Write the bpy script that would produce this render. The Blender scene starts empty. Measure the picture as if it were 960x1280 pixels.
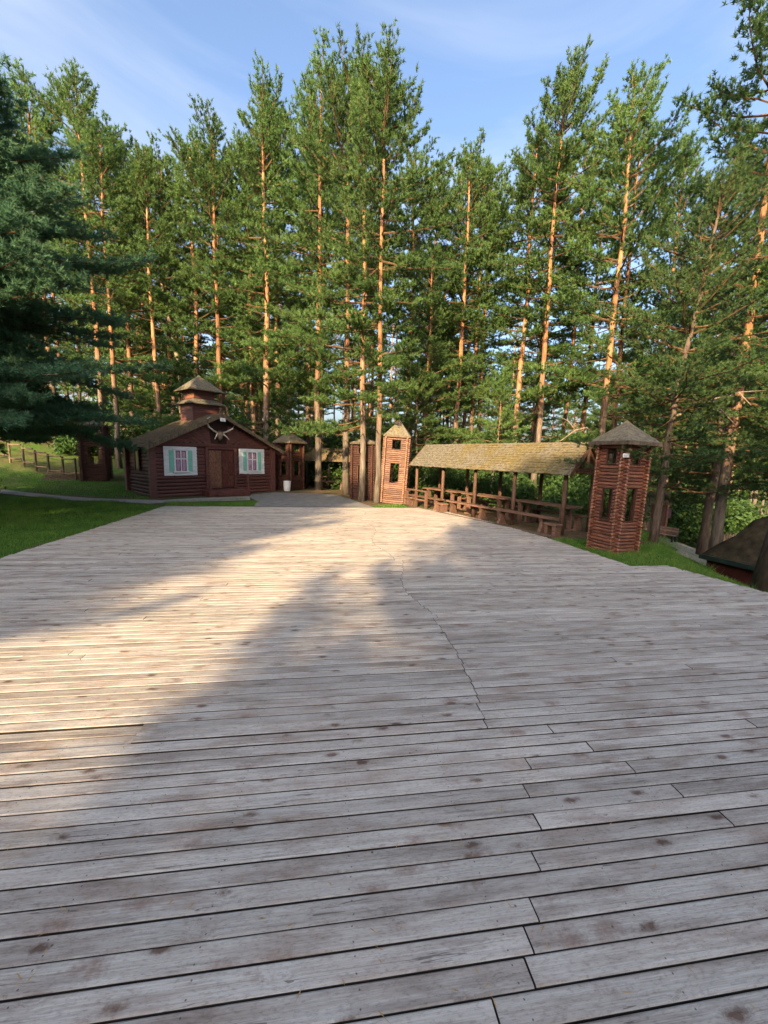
import bpy, bmesh, math, random
import numpy as np
from mathutils import Vector, Matrix

# ------------------------------------------------------------------ camera, sky, sun, exposure
scene = bpy.context.scene
C = scene.collection
R = math.radians
PITCH, ROLL, CAM_H = R(8.0), R(1.5), 2.0
cam_d = bpy.data.cameras.new('camera')
cam_d.sensor_fit = 'VERTICAL'; cam_d.sensor_height = 24.0
cam_d.lens = 500.0 / 1280.0 * 24.0
cam_d.clip_start = 0.05; cam_d.clip_end = 2000
cam = bpy.data.objects.new('camera', cam_d); C.objects.link(cam)
cam.location = (0, 0, CAM_H)
cam.matrix_world = (Matrix.Translation((0, 0, CAM_H)) @ Matrix.Rotation(math.pi/2 - PITCH, 4, 'X')
                    @ Matrix.Rotation(ROLL, 4, 'Z'))
scene.camera = cam

SUN_AZ, SUN_EL = R(197.0), R(22.0)          # compass bearing of the sun (clockwise from +Y)
world = bpy.data.worlds.new('World'); scene.world = world; world.use_nodes = True
wn, wl = world.node_tree.nodes, world.node_tree.links
wn.clear()
w_out = wn.new('ShaderNodeOutputWorld'); w_bg = wn.new('ShaderNodeBackground')
w_sky = wn.new('ShaderNodeTexSky'); w_sky.sky_type = 'NISHITA'; w_sky.sun_disc = False
w_sky.sun_elevation = SUN_EL; w_sky.sun_rotation = SUN_AZ
w_sky.air_density = 1.0; w_sky.dust_density = 7.0; w_sky.ozone_density = 2.6; w_sky.altitude = 150
w_tc = wn.new('ShaderNodeTexCoord'); w_map = wn.new('ShaderNodeMapping')
w_map.inputs['Scale'].default_value = (0.9, 1.6, 3.2); w_map.inputs['Rotation'].default_value = (0.2, 0.35, 0.5); w_map.inputs['Location'].default_value = (2.7, -0.6, 1.1)
w_no = wn.new('ShaderNodeTexNoise'); w_no.inputs['Scale'].default_value = 1.7
w_no.inputs['Detail'].default_value = 7; w_no.inputs['Roughness'].default_value = 0.55; w_no.inputs['Distortion'].default_value = 0.6
w_cr = wn.new('ShaderNodeValToRGB'); w_cr.color_ramp.elements[0].position = 0.42; w_cr.color_ramp.elements[1].position = 0.74
w_cr.color_ramp.elements[1].color = (0.42, 0.42, 0.42, 1)
w_mix = wn.new('ShaderNodeMixRGB'); w_mix.inputs[2].default_value = (2.3, 2.45, 2.75, 1)
wl.new(w_tc.outputs['Generated'], w_map.inputs[0]); wl.new(w_map.outputs[0], w_no.inputs['Vector'])
wl.new(w_no.outputs[0], w_cr.inputs[0]); wl.new(w_cr.outputs[0], w_mix.inputs[0])
wl.new(w_sky.outputs[0], w_mix.inputs[1]); wl.new(w_mix.outputs[0], w_bg.inputs[0])
w_bg.inputs[1].default_value = 0.10
wl.new(w_bg.outputs[0], w_out.inputs[0])

sun_d = bpy.data.lights.new('sun', 'SUN'); sun_d.energy = 3.3; sun_d.angle = R(0.6); sun_d.color = (1.0, 0.75, 0.43)
sun = bpy.data.objects.new('sun', sun_d); C.objects.link(sun)
sd = Vector((-math.sin(SUN_AZ)*math.cos(SUN_EL), -math.cos(SUN_AZ)*math.cos(SUN_EL), -math.sin(SUN_EL)))
sun.rotation_euler = sd.to_track_quat('-Z', 'Y').to_euler(); sun.location = (-20, -60, 40)

scene.view_settings.view_transform = 'Standard'; scene.view_settings.look = 'None'
scene.view_settings.exposure = 2.2; scene.view_settings.gamma = 1.0
scene.view_settings.use_curve_mapping = False
scene.cycles.max_bounces = 4; scene.cycles.diffuse_bounces = 2; scene.cycles.glossy_bounces = 2; scene.cycles.transmission_bounces = 2
scene.cycles.use_denoising = True

rng = random.Random(7)
nr = np.random.default_rng(11)

# ------------------------------------------------------------------ terrain height
def sstep(a, b, x):
    t = min(1.0, max(0.0, (x-a)/(b-a))); return t*t*(3-2*t)
def ground_h(x, y):
    z = -0.05
    if y > 17.2 and x < -9:
        z += min(2.6, 0.11*min(14, y-17.2)*min(16, -x-9)/6)
    s = x - 6.0 - 0.25*(min(y, 30)-9)
    if s > 0: z -= min(3.2, 0.33*s*sstep(0, 2.2, s))*sstep(3.5, 7.5, y)
    z += 0.05*math.sin(x*0.7+1)*math.sin(y*0.53)*sstep(15, 20, abs(y-7)+abs(x))
    return z

# ------------------------------------------------------------------ materials
def newmat(name, rough=0.8, spec=0.2):
    m = bpy.data.materials.new(name); m.use_nodes = True
    b = m.node_tree.nodes['Principled BSDF']
    b.inputs['Roughness'].default_value = rough; b.inputs['Specular IOR Level'].default_value = spec
    return m, m.node_tree.nodes, m.node_tree.links, b
def nd(n, t, **k):
    o = n.new('ShaderNode'+t)
    for a, v in k.items(): setattr(o, a, v)
    return o
def ramp(n, stops):
    r = n.new('ShaderNodeValToRGB'); e = r.color_ramp.elements
    while len(e) < len(stops): e.new(0.5)
    for i, (p, c) in enumerate(stops):
        e[i].position = p; e[i].color = (c[0], c[1], c[2], 1)
    return r
def noise(n, l, vec, scale, detail=4, rough=0.55, dist=0.0):
    o = n.new('ShaderNodeTexNoise'); o.inputs['Scale'].default_value = scale; o.inputs['Detail'].default_value = detail
    o.inputs['Roughness'].default_value = rough; o.inputs['Distortion'].default_value = dist
    if vec is not None: l.new(vec, o.inputs['Vector'])
    return o
def mixc(n, l, fac, a, b, mode='MIX'):
    o = n.new('ShaderNodeMixRGB'); o.blend_type = mode
    for i, v in ((0, fac), (1, a), (2, b)):
        if isinstance(v, (int, float)): o.inputs[i].default_value = v
        elif isinstance(v, tuple): o.inputs[i].default_value = (v[0], v[1], v[2], 1)
        else: l.new(v, o.inputs[i])
    return o.outputs[0]
def bump(n, l, b, h, strength=0.4, dist=0.02):
    o = n.new('ShaderNodeBump'); o.inputs['Strength'].default_value = strength; o.inputs['Distance'].default_value = dist
    l.new(h, o.inputs['Height']); l.new(o.outputs[0], b.inputs['Normal'])
def mapped(n, l, src, scale=(1, 1, 1), rot=(0, 0, 0)):
    o = n.new('ShaderNodeMapping'); o.inputs['Scale'].default_value = scale; o.inputs['Rotation'].default_value = rot
    l.new(src, o.inputs[0]); return o.outputs[0]
def simple(name, c1, c2, scale=6, rough=0.8, spec=0.2, bmp=0.3, stretch=(1, 1, 1), rnd=0.25, coord='Object'):
    m, n, l, b = newmat(name, rough, spec)
    tc = nd(n, 'TexCoord'); oi = nd(n, 'ObjectInfo')
    add = nd(n, 'VectorMath', operation='ADD'); mul = nd(n, 'VectorMath', operation='SCALE')
    l.new(oi.outputs['Location'], mul.inputs[0]); mul.inputs['Scale'].default_value = 1.7
    l.new(mapped(n, l, tc.outputs[coord], stretch), add.inputs[0]); l.new(mul.outputs[0], add.inputs[1])
    no = noise(n, l, add.outputs[0], scale, 6, 0.62)
    r = ramp(n, [(0.3, c1), (0.72, c2)]); l.new(no.outputs[0], r.inputs[0])
    hs = nd(n, 'HueSaturation'); mr = nd(n, 'MapRange'); mr.inputs['To Min'].default_value = 1-rnd; mr.inputs['To Max'].default_value = 1+rnd
    l.new(oi.outputs['Random'], mr.inputs[0]); l.new(mr.outputs[0], hs.inputs['Value']); l.new(r.outputs[0], hs.inputs['Color'])
    l.new(hs.outputs[0], b.inputs['Base Color'])
    if bmp: bump(n, l, b, no.outputs[0], bmp, 0.02)
    return m

TH = R(8.1)
def plank_material():
    m, n, l, b = newmat('weathered_deck_wood', 0.72, 0.22)
    geo = nd(n, 'NewGeometry'); oi = nd(n, 'ObjectInfo'); at = nd(n, 'Attribute', attribute_name='seed')
    rot = nd(n, 'VectorRotate', rotation_type='Z_AXIS'); rot.inputs['Angle'].default_value = -TH
    l.new(geo.outputs['Position'], rot.inputs['Vector'])
    off = nd(n, 'CombineXYZ'); k1 = nd(n, 'Math', operation='MULTIPLY'); k1.inputs[1].default_value = 91.0
    l.new(at.outputs['Fac'], k1.inputs[0]); l.new(k1.outputs[0], off.inputs[0]); l.new(k1.outputs[0], off.inputs[2])
    add = nd(n, 'VectorMath', operation='ADD'); l.new(rot.outputs[0], add.inputs[0]); l.new(off.outputs[0], add.inputs[1])
    v = add.outputs[0]
    # knots: sparse voronoi cells in plank space
    kv = nd(n, 'TexVoronoi'); kv.inputs['Scale'].default_value = 1.0; kv.inputs['Randomness'].default_value = 1.0
    vd = noise(n, l, v, 26, 4, 0.65); 
    vmix = nd(n, 'VectorMath', operation='SCALE'); vmix.inputs['Scale'].default_value = 0.34
    l.new(vd.outputs['Color'], vmix.inputs[0])
    va = nd(n, 'VectorMath', operation='ADD'); l.new(mapped(n, l, v, (4.2, 10.5, 0.01)), va.inputs[0]); l.new(vmix.outputs[0], va.inputs[1])
    l.new(va.outputs[0], kv.inputs['Vector'])
    kn = ramp(n, [(0.11, (1, 1, 1)), (0.17, (0.6, 0.6, 0.6)), (0.25, (0.14, 0.14, 0.14)), (0.36, (0, 0, 0))]); l.new(kv.outputs['Distance'], kn.inputs[0])
    # only some cells carry a knot
    sep = nd(n, 'SeparateColor'); l.new(kv.outputs['Color'], sep.inputs[0])
    gt = nd(n, 'Math', operation='GREATER_THAN'); gt.inputs[1].default_value = 0.6; l.new(sep.outputs[0], gt.inputs[0])
    km = nd(n, 'Math', operation='MULTIPLY'); l.new(kn.outputs[0], km.inputs[0]); l.new(gt.outputs[0], km.inputs[1])
    # grain bends round the knots
    gb = nd(n, 'VectorMath', operation='ADD'); gs = nd(n, 'CombineXYZ'); gm = nd(n, 'Math', operation='MULTIPLY'); gm.inputs[1].default_value = 0.035
    l.new(kn.outputs[0], gm.inputs[0]); l.new(gm.outputs[0], gs.inputs[1]); l.new(v, gb.inputs[0]); l.new(gs.outputs[0], gb.inputs[1])
    g1 = noise(n, l, mapped(n, l, gb.outputs[0], (1.6, 70, 20)), 1.0, 5, 0.6, 0.5)
    g2 = noise(n, l, mapped(n, l, gb.outputs[0], (5, 260, 60)), 1.0, 3, 0.6)
    g3 = noise(n, l, mapped(n, l, v, (2.2, 7, 4)), 1.0, 4, 0.6)
    g4 = noise(n, l, mapped(n, l, rot.outputs[0], (0.35, 0.6, 1)), 1.0, 4, 0.6)
    base = ramp(n, [(0.22, (0.31, 0.262, 0.214)), (0.46, (0.445, 0.405, 0.355)), (0.78, (0.54, 0.50, 0.452))]); l.new(g1.outputs[0], base.inputs[0])
    fine = ramp(n, [(0.34, (0.74, 0.72, 0.71)), (0.60, (1.05, 1.05, 1.05))]); l.new(g2.outputs[0], fine.inputs[0])
    c = mixc(n, l, 0.85, base.outputs[0], fine.outputs[0], 'MULTIPLY')
    red = ramp(n, [(0.48, (0, 0, 0)), (0.72, (0.75, 0.75, 0.75))]); l.new(g3.outputs[0], red.inputs[0])
    c = mixc(n, l, red.outputs[0], c, (0.25, 0.180, 0.140))
    wear = ramp(n, [(0.45, (0, 0, 0)), (0.7, (0.45, 0.45, 0.45))]); l.new(g4.outputs[0], wear.inputs[0])
    c = mixc(n, l, wear.outputs[0], c, (0.44, 0.375, 0.315))
    knc = ramp(n, [(0.15, (0.20, 0.11, 0.085)), (0.6, (0.10, 0.05, 0.042)), (0.95, (0.15, 0.08, 0.06))]); l.new(kv.outputs['Distance'], knc.inputs[0])
    kf = nd(n, 'Math', operation='MULTIPLY'); kf.inputs[1].default_value = 0.92; l.new(km.outputs[0], kf.inputs[0])
    c = mixc(n, l, kf.outputs[0], c, (0.13, 0.076, 0.052))
    sp = noise(n, l, mapped(n, l, v, (40, 120, 1)), 1.0, 3, 0.7); spr = ramp(n, [(0.30, (0.62, 0.60, 0.58)), (0.50, (1, 1, 1))]); l.new(sp.outputs[0], spr.inputs[0])
    c = mixc(n, l, 0.8, c, spr.outputs[0], 'MULTIPLY')
    bl = noise(n, l, mapped(n, l, v, (1.1, 9, 1)), 1.0, 5, 0.7); blr = ramp(n, [(0.36, (0.62, 0.58, 0.56)), (0.52, (1, 1, 1))]); l.new(bl.outputs[0], blr.inputs[0])
    c = mixc(n, l, 0.9, c, blr.outputs[0], 'MULTIPLY')
    # screw heads / dark specks
    sv = nd(n, 'TexVoronoi'); sv.inputs['Scale'].default_value = 9.0; l.new(v, sv.inputs['Vector'])
    sr = ramp(n, [(0.02, (1, 1, 1)), (0.075, (0, 0, 0))]); l.new(sv.outputs['Distance'], sr.inputs[0])
    ss = nd(n, 'SeparateColor'); l.new(sv.outputs['Color'], ss.inputs[0])
    sg = nd(n, 'Math', operation='GREATER_THAN'); sg.inputs[1].default_value = 0.72; l.new(ss.outputs[1], sg.inputs[0])
    sm = nd(n, 'Math', operation='MULTIPLY'); l.new(sr.outputs[0], sm.inputs[0]); l.new(sg.outputs[0], sm.inputs[1])
    c = mixc(n, l, sm.outputs[0], c, (0.05, 0.035, 0.03))
    def mth(op, a, b=None):
        o = nd(n, 'Math', operation=op)
        for i, q in enumerate((a, b)):
            if q is None: continue
            if isinstance(q, (int, float)): o.inputs[i].default_value = q
            else: l.new(q, o.inputs[i])
        return o.outputs[0]
    sx = nd(n, 'SeparateXYZ'); l.new(rot.outputs[0], sx.inputs[0])
    fa = mth('MULTIPLY', mth('SUBTRACT', mth('FRACT', mth('ADD', mth('DIVIDE', sx.outputs[0], 0.62), 50.3)), 0.5), 0.62)
    fn = mth('FRACT', mth('ADD', mth('DIVIDE', mth('SUBTRACT', sx.outputs[1], 1.161), 0.1031), 100.0))
    fy = mth('MULTIPLY', mth('SUBTRACT', mth('ABSOLUTE', mth('SUBTRACT', fn, 0.5)), 0.27), 0.1031)
    jit = noise(n, l, mapped(n, l, rot.outputs[0], (3, 9.7, 1)), 1.0, 0); fa = mth('ADD', fa, mth('MULTIPLY', mth('SUBTRACT', jit.outputs[0], 0.5), 0.05))
    dd = mth('SQRT', mth('ADD', mth('MULTIPLY', fa, fa), mth('MULTIPLY', fy, fy)))
    scr = mth('LESS_THAN', dd, 0.0036)
    c = mixc(n, l, mth('MULTIPLY', scr, 0.75), c, (0.05, 0.042, 0.038))
    ck = noise(n, l, mapped(n, l, v, (0.8, 34, 1)), 1.0, 2, 0.5, 0.3); cm_ = noise(n, l, mapped(n, l, v, (1.3, 6, 1)), 1.0, 2)
    crk = mth('MULTIPLY', mth('LESS_THAN', mth('ABSOLUTE', mth('SUBTRACT', ck.outputs[0], 0.5)), 0.0065), mth('GREATER_THAN', cm_.outputs[0], 0.56))
    c = mixc(n, l, mth('MULTIPLY', crk, 0.7), c, (0.075, 0.058, 0.05))
    k2 = nd(n, 'TexVoronoi'); k2a = nd(n, 'VectorMath', operation='ADD'); k2s = nd(n, 'VectorMath', operation='SCALE'); k2s.inputs['Scale'].default_value = 0.55
    l.new(vd.outputs['Color'], k2s.inputs[0]); l.new(mapped(n, l, v, (3.1, 6.0, 0.01), (0, 0, 0.5)), k2a.inputs[0]); l.new(k2s.outputs[0], k2a.inputs[1]); l.new(k2a.outputs[0], k2.inputs['Vector'])
    k2.inputs['Scale'].default_value = 1.0
    k2r = ramp(n, [(0.06, (1, 1, 1)), (0.30, (0, 0, 0))]); l.new(k2.outputs['Distance'], k2r.inputs[0])
    k2c = nd(n, 'SeparateColor'); l.new(k2.outputs['Color'], k2c.inputs[0])
    c = mixc(n, l, mth('MULTIPLY', k2r.outputs[0], mth('MULTIPLY', mth('GREATER_THAN', k2c.outputs[2], 0.55), 0.7)), c, (0.18, 0.105, 0.078))
    hs = nd(n, 'HueSaturation'); mr = nd(n, 'MapRange'); mr.inputs['To Min'].default_value = 0.82; mr.inputs['To Max'].default_value = 1.12
    l.new(at.outputs['Fac'], mr.inputs[0]); l.new(mr.outputs[0], hs.inputs['Value']); l.new(c, hs.inputs['Color'])
    l.new(hs.outputs[0], b.inputs['Base Color'])
    hb = nd(n, 'Math', operation='MULTIPLY_ADD'); hb.inputs[1].default_value = 0.6; l.new(g2.outputs[0], hb.inputs[0]); l.new(g1.outputs[0], hb.inputs[2])
    bump(n, l, b, hb.outputs[0], 0.22, 0.004)
    return m

def bark_material():
    m, n, l, b = newmat('pine_bark', 0.85, 0.12)
    tc = nd(n, 'TexCoord'); geo = nd(n, 'NewGeometry'); oi = nd(n, 'ObjectInfo')
    sx = nd(n, 'SeparateXYZ'); l.new(tc.outputs['Object'], sx.inputs[0])
    no = noise(n, l, mapped(n, l, geo.outputs['Position'], (9, 9, 1.6)), 1.0, 6, 0.65, 0.6)
    lo = ramp(n, [(0.3, (0.055, 0.042, 0.034)), (0.7, (0.20, 0.165, 0.13))]); l.new(no.outputs[0], lo.inputs[0])
    hi = ramp(n, [(0.28, (0.12, 0.052, 0.028)), (0.5, (0.28, 0.132, 0.062)), (0.75, (0.42, 0.25, 0.14))]); l.new(no.outputs[0], hi.inputs[0])
    n2 = noise(n, l, geo.outputs['Position'], 0.8, 3)
    ma = nd(n, 'Math', operation='MULTIPLY_ADD'); ma.inputs[1].default_value = 3.0; l.new(n2.outputs[0], ma.inputs[0]); l.new(sx.outputs[2], ma.inputs[2])
    mr = nd(n, 'MapRange'); mr.inputs['From Min'].default_value = 4.6; mr.inputs['From Max'].default_value = 9.5; l.new(ma.outputs[0], mr.inputs[0])
    c = mixc(n, l, mr.outputs[0], lo.outputs[0], hi.outputs[0])
    hs = nd(n, 'HueSaturation'); m2 = nd(n, 'MapRange'); m2.inputs['To Min'].default_value = 0.75; m2.inputs['To Max'].default_value = 1.2
    l.new(oi.outputs['Random'], m2.inputs[0]); l.new(m2.outputs[0], hs.inputs['Value']); l.new(c, hs.inputs['Color'])
    l.new(hs.outputs[0], b.inputs['Base Color']); bump(n, l, b, no.outputs[0], 0.7, 0.05)
    return m

def needle_material(name, c1, c2, c3, trans=0.25):
    m, n, l, b = newmat(name, 0.6, 0.25)
    geo = nd(n, 'NewGeometry'); oi = nd(n, 'ObjectInfo')
    no = noise(n, l, geo.outputs['Position'], 0.55, 3, 0.6)
    n2 = noise(n, l, geo.outputs['Position'], 4.0, 2, 0.6)
    av = nd(n, 'Math', operation='MULTIPLY_ADD'); av.inputs[1].default_value = 0.45; l.new(n2.outputs[0], av.inputs[0])
    k = nd(n, 'Math', operation='MULTIPLY'); k.inputs[1].default_value = 0.58; l.new(no.outputs[0], k.inputs[0]); l.new(k.outputs[0], av.inputs[2])
    r = ramp(n, [(0.32, c1), (0.5, c2), (0.68, c3)]); l.new(av.outputs[0], r.inputs[0])
    hs = nd(n, 'HueSaturation'); mr = nd(n, 'MapRange'); mr.inputs['To Min'].default_value = 0.78; mr.inputs['To Max'].default_value = 1.2
    l.new(oi.outputs['Random'], mr.inputs[0]); l.new(mr.outputs[0], hs.inputs['Value']); l.new(r.outputs[0], hs.inputs['Color'])
    l.new(hs.outputs[0], b.inputs['Base Color'])
    tr = nd(n, 'BsdfTranslucent'); l.new(hs.outputs[0], tr.inputs['Color'])
    mx = nd(n, 'MixShader'); mx.inputs[0].default_value = trans
    out = n['Material Output']; l.new(b.outputs[0], mx.inputs[1]); l.new(tr.outputs[0], mx.inputs[2]); l.new(mx.outputs[0], out.inputs[0])
    return m

def shingle_material(name, moss_pos=None, dark=(0.075, 0.066, 0.052), lite=(0.20, 0.175, 0.13), moss=(0.175, 0.135, 0.064)):
    m, n, l, b = newmat(name, 0.95, 0.05)
    tc = nd(n, 'TexCoord'); geo = nd(n, 'NewGeometry')
    n1 = noise(n, l, geo.outputs['Position'], 13, 4, 0.6); n2 = noise(n, l, geo.outputs['Position'], 1.3, 5, 0.65)
    r1 = ramp(n, [(0.3, dark), (0.7, lite)]); l.new(n1.outputs[0], r1.inputs[0])
    if moss_pos is not None:   # moss has taken the near two thirds of this roof
        sx = nd(n, 'SeparateXYZ'); l.new(tc.outputs['Object'], sx.inputs[0])
        mr = nd(n, 'MapRange'); mr.inputs['From Min'].default_value = moss_pos+0.5; mr.inputs['From Max'].default_value = moss_pos-0.5
        l.new(sx.outputs[0], mr.inputs[0])
        r2 = ramp(n, [(0.38, (0.1, 0.1, 0.1)), (0.56, (1, 1, 1))]); l.new(n2.outputs[0], r2.inputs[0])
        f = nd(n, 'Math', operation='MULTIPLY'); l.new(mr.outputs[0], f.inputs[0]); l.new(r2.outputs[0], f.inputs[1]); f = f.outputs[0]
    else:
        r2 = ramp(n, [(0.50, (0, 0, 0)), (0.68, (0.7, 0.7, 0.7))]); l.new(n2.outputs[0], r2.inputs[0]); f = r2.outputs[0]
    mo = ramp(n, [(0.3, (moss[0]*.5, moss[1]*.55, moss[2]*.6)), (0.65, moss)]); l.new(n1.outputs[0], mo.inputs[0])
    l.new(mixc(n, l, f, r1.outputs[0], mo.outputs[0]), b.inputs['Base Color'])
    bump(n, l, b, n1.outputs[0], 0.6, 0.03)
    return m

def ground_material():
    m, n, l, b = newmat('ground_soil_and_grass', 0.95, 0.05)
    geo = nd(n, 'NewGeometry'); at = nd(n, 'Attribute', attribute_name='zone')
    n1 = noise(n, l, geo.outputs['Position'], 0.5, 5, 0.65); n2 = noise(n, l, geo.outputs['Position'], 9, 5, 0.7)
    soil = ramp(n, [(0.3, (0.05, 0.034, 0.022)), (0.7, (0.17, 0.115, 0.07))]); l.new(n2.outputs[0], soil.inputs[0])
    gr = ramp(n, [(0.3, (0.028, 0.065, 0.012)), (0.7, (0.08, 0.16, 0.026))]); l.new(n2.outputs[0], gr.inputs[0])
    ad = nd(n, 'Math', operation='ADD'); l.new(at.outputs['Fac'], ad.inputs[0]); l.new(n1.outputs[0], ad.inputs[1])
    mr = nd(n, 'MapRange'); mr.inputs['From Min'].default_value = 0.82; mr.inputs['From Max'].default_value = 1.12; l.new(ad.outputs[0], mr.inputs[0])
    l.new(mixc(n, l, mr.outputs[0], soil.outputs[0], gr.outputs[0]), b.inputs['Base Color'])
    bump(n, l, b, n2.outputs[0], 0.6, 0.04)
    return m

M = {}
M['plank'] = plank_material()
M['bark'] = bark_material()
M['bark_dark'] = simple('grey_brown_bark', (0.045, 0.032, 0.026), (0.16, 0.115, 0.085), 5, 0.9, 0.1, 0.6, (2, 2, .5), 0.2)
M['limb'] = simple('brown_limb_bark', (0.06, 0.036, 0.022), (0.19, 0.11, 0.06), 3, 0.9, 0.1, 0.3, (1, 1, 1), 0.2)
M['needle'] = needle_material('pine_needles', (0.056, 0.112, 0.032), (0.104, 0.185, 0.052), (0.165, 0.250, 0.076), 0.5)
M['needle_dark'] = needle_material('dark_pine_needles', (0.045, 0.110, 0.060), (0.085, 0.180, 0.096), (0.135, 0.240, 0.122), 0.5)
M['needle_mid'] = needle_material('mid_green_pine_needles', (0.040, 0.085, 0.034), (0.080, 0.145, 0.048), (0.130, 0.200, 0.068), 0.45)
M['leaf'] = needle_material('shrub_leaves', (0.018, 0.045, 0.012), (0.04, 0.085, 0.02), (0.075, 0.13, 0.03), 0.3)
M['grass'] = needle_material('grass_blades', (0.075, 0.125, 0.026), (0.115, 0.235, 0.036), (0.22, 0.30, 0.06), 0.5)
M['ground'] = ground_material()
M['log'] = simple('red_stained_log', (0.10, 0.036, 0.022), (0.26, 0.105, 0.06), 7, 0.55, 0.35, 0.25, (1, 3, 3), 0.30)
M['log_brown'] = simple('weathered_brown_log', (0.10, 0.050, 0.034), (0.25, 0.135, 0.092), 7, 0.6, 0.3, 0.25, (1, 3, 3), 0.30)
M['log_end'] = simple('pale_sawn_log_end', (0.20, 0.09, 0.05), (0.36, 0.19, 0.115), 12, 0.8, 0.15, 0.2, (1, 1, 1), 0.3)
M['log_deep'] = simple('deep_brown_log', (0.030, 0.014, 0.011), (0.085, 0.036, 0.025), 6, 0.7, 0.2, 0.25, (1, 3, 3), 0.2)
M['log_dark'] = simple('brown_stained_log', (0.050, 0.022, 0.016), (0.125, 0.052, 0.034), 6, 0.65, 0.25, 0.25, (1, 3, 3), 0.3)
M['house'] = simple('dark_red_painted_board', (0.085, 0.032, 0.027), (0.165, 0.066, 0.052), 5, 0.5, 0.3, 0.2, (0.6, 3, 6), 0.14)
M['gable'] = simple('very_dark_board', (0.025, 0.011, 0.010), (0.05, 0.020, 0.018), 5, 0.6, 0.25, 0.2, (1, 3, 3), 0.2)
M['post'] = simple('brown_post_wood', (0.05, 0.027, 0.019), (0.14, 0.076, 0.05), 8, 0.7, 0.2, 0.3, (3, 3, 0.7), 0.25)
M['table'] = simple('reddish_picnic_wood', (0.082, 0.042, 0.028), (0.20, 0.112, 0.076), 7, 0.65, 0.25, 0.3, (0.6, 4, 4), 0.25)
M['fence'] = simple('old_fence_wood', (0.06, 0.042, 0.028), (0.17, 0.125, 0.085), 7, 0.8, 0.15, 0.3, (3, 3, 0.7), 0.25)
M['shingle'] = shingle_material('old_grey_shingles')
M['shingle_moss'] = shingle_material('mossy_shingles', 5.35)
M['shingle_house'] = shingle_material('brown_shingles', None, (0.085, 0.062, 0.038), (0.205, 0.155, 0.095))
M['white'] = simple('white_paint', (0.62, 0.61, 0.60), (0.82, 0.81, 0.80), 5, 0.5, 0.3, 0.1, (1, 1, 4), 0.05)
M['green'] = simple('mint_green_paint', (0.17, 0.46, 0.37), (0.27, 0.60, 0.48), 5, 0.5, 0.3, 0.1, (1, 1, 3), 0.05)
M['curtain'] = simple('pink_curtain', (0.30, 0.12, 0.20), (0.62, 0.40, 0.52), 9, 0.8, 0.1, 0.2, (3, 3, 0.6), 0.1)
M['door_worn'] = simple('worn_varnished_door', (0.085, 0.030, 0.020), (0.27, 0.135, 0.078), 9, 0.55, 0.3, 0.2, (2, 2, 0.8), 0.15)
M['door'] = simple('dark_door', (0.06, 0.018, 0.015), (0.15, 0.050, 0.035), 8, 0.5, 0.3, 0.2, (2, 2, 0.8), 0.15)
M['bone'] = simple('antler_bone', (0.58, 0.49, 0.37), (0.78, 0.70, 0.58), 8, 0.6, 0.3, 0.2)
M['skull'] = simple('brown_skull', (0.14, 0.09, 0.06), (0.3, 0.22, 0.15), 8, 0.7, 0.2, 0.2)
M['concrete'] = simple('grey_asphalt', (0.13, 0.125, 0.12), (0.22, 0.21, 0.195), 3.0, 0.9, 0.1, 0.3, (1, 1, 1), 0)
M['path'] = simple('gravel_path_grit', (0.22, 0.195, 0.165), (0.36, 0.32, 0.275), 5.0, 0.95, 0.05, 0.5, (1, 1, 1), 0)
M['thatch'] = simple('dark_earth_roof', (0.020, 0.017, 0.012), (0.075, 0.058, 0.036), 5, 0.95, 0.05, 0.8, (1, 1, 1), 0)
M['dark_trim'] = simple('dark_green_trim', (0.010, 0.018, 0.016), (0.025, 0.04, 0.035), 5, 0.5, 0.3, 0.1)
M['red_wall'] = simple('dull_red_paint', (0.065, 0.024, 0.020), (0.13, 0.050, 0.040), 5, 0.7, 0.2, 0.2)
M['dull_red'] = simple('dark_red_boards', (0.05, 0.013, 0.011), (0.10, 0.028, 0.022), 5, 0.8, 0.15, 0.2)  # the dugout wall's own darker red
M['black'] = simple('black_metal', (0.012, 0.012, 0.012), (0.03, 0.03, 0.03), 8, 0.5, 0.4, 0.1)
M['dead'] = simple('dead_grey_wood', (0.14, 0.10, 0.075), (0.34, 0.26, 0.19), 6, 0.85, 0.1, 0.4, (4, 4, 0.8), 0.1)
M['under'] = simple('gap_shade_and_grime', (0.02, 0.016, 0.013), (0.05, 0.04, 0.032), 6, 0.95, 0.05, 0.2)  # near-black brown: shade of the void in the colour, plus gap grime
M['litter'] = simple('straw_needles', (0.25, 0.14, 0.05), (0.5, 0.34, 0.12), 30, 0.8, 0.1, 0)
M['bench_slat'] = simple('pale_bench_slats', (0.22, 0.13, 0.10), (0.36, 0.24, 0.19), 7, 0.7, 0.2, 0.2)
gm, gn, gl, gb = newmat('window_glass', 0.08, 0.5); gb.inputs['Base Color'].default_value = (0.10, 0.06, 0.085, 1); M['glass'] = gm

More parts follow.
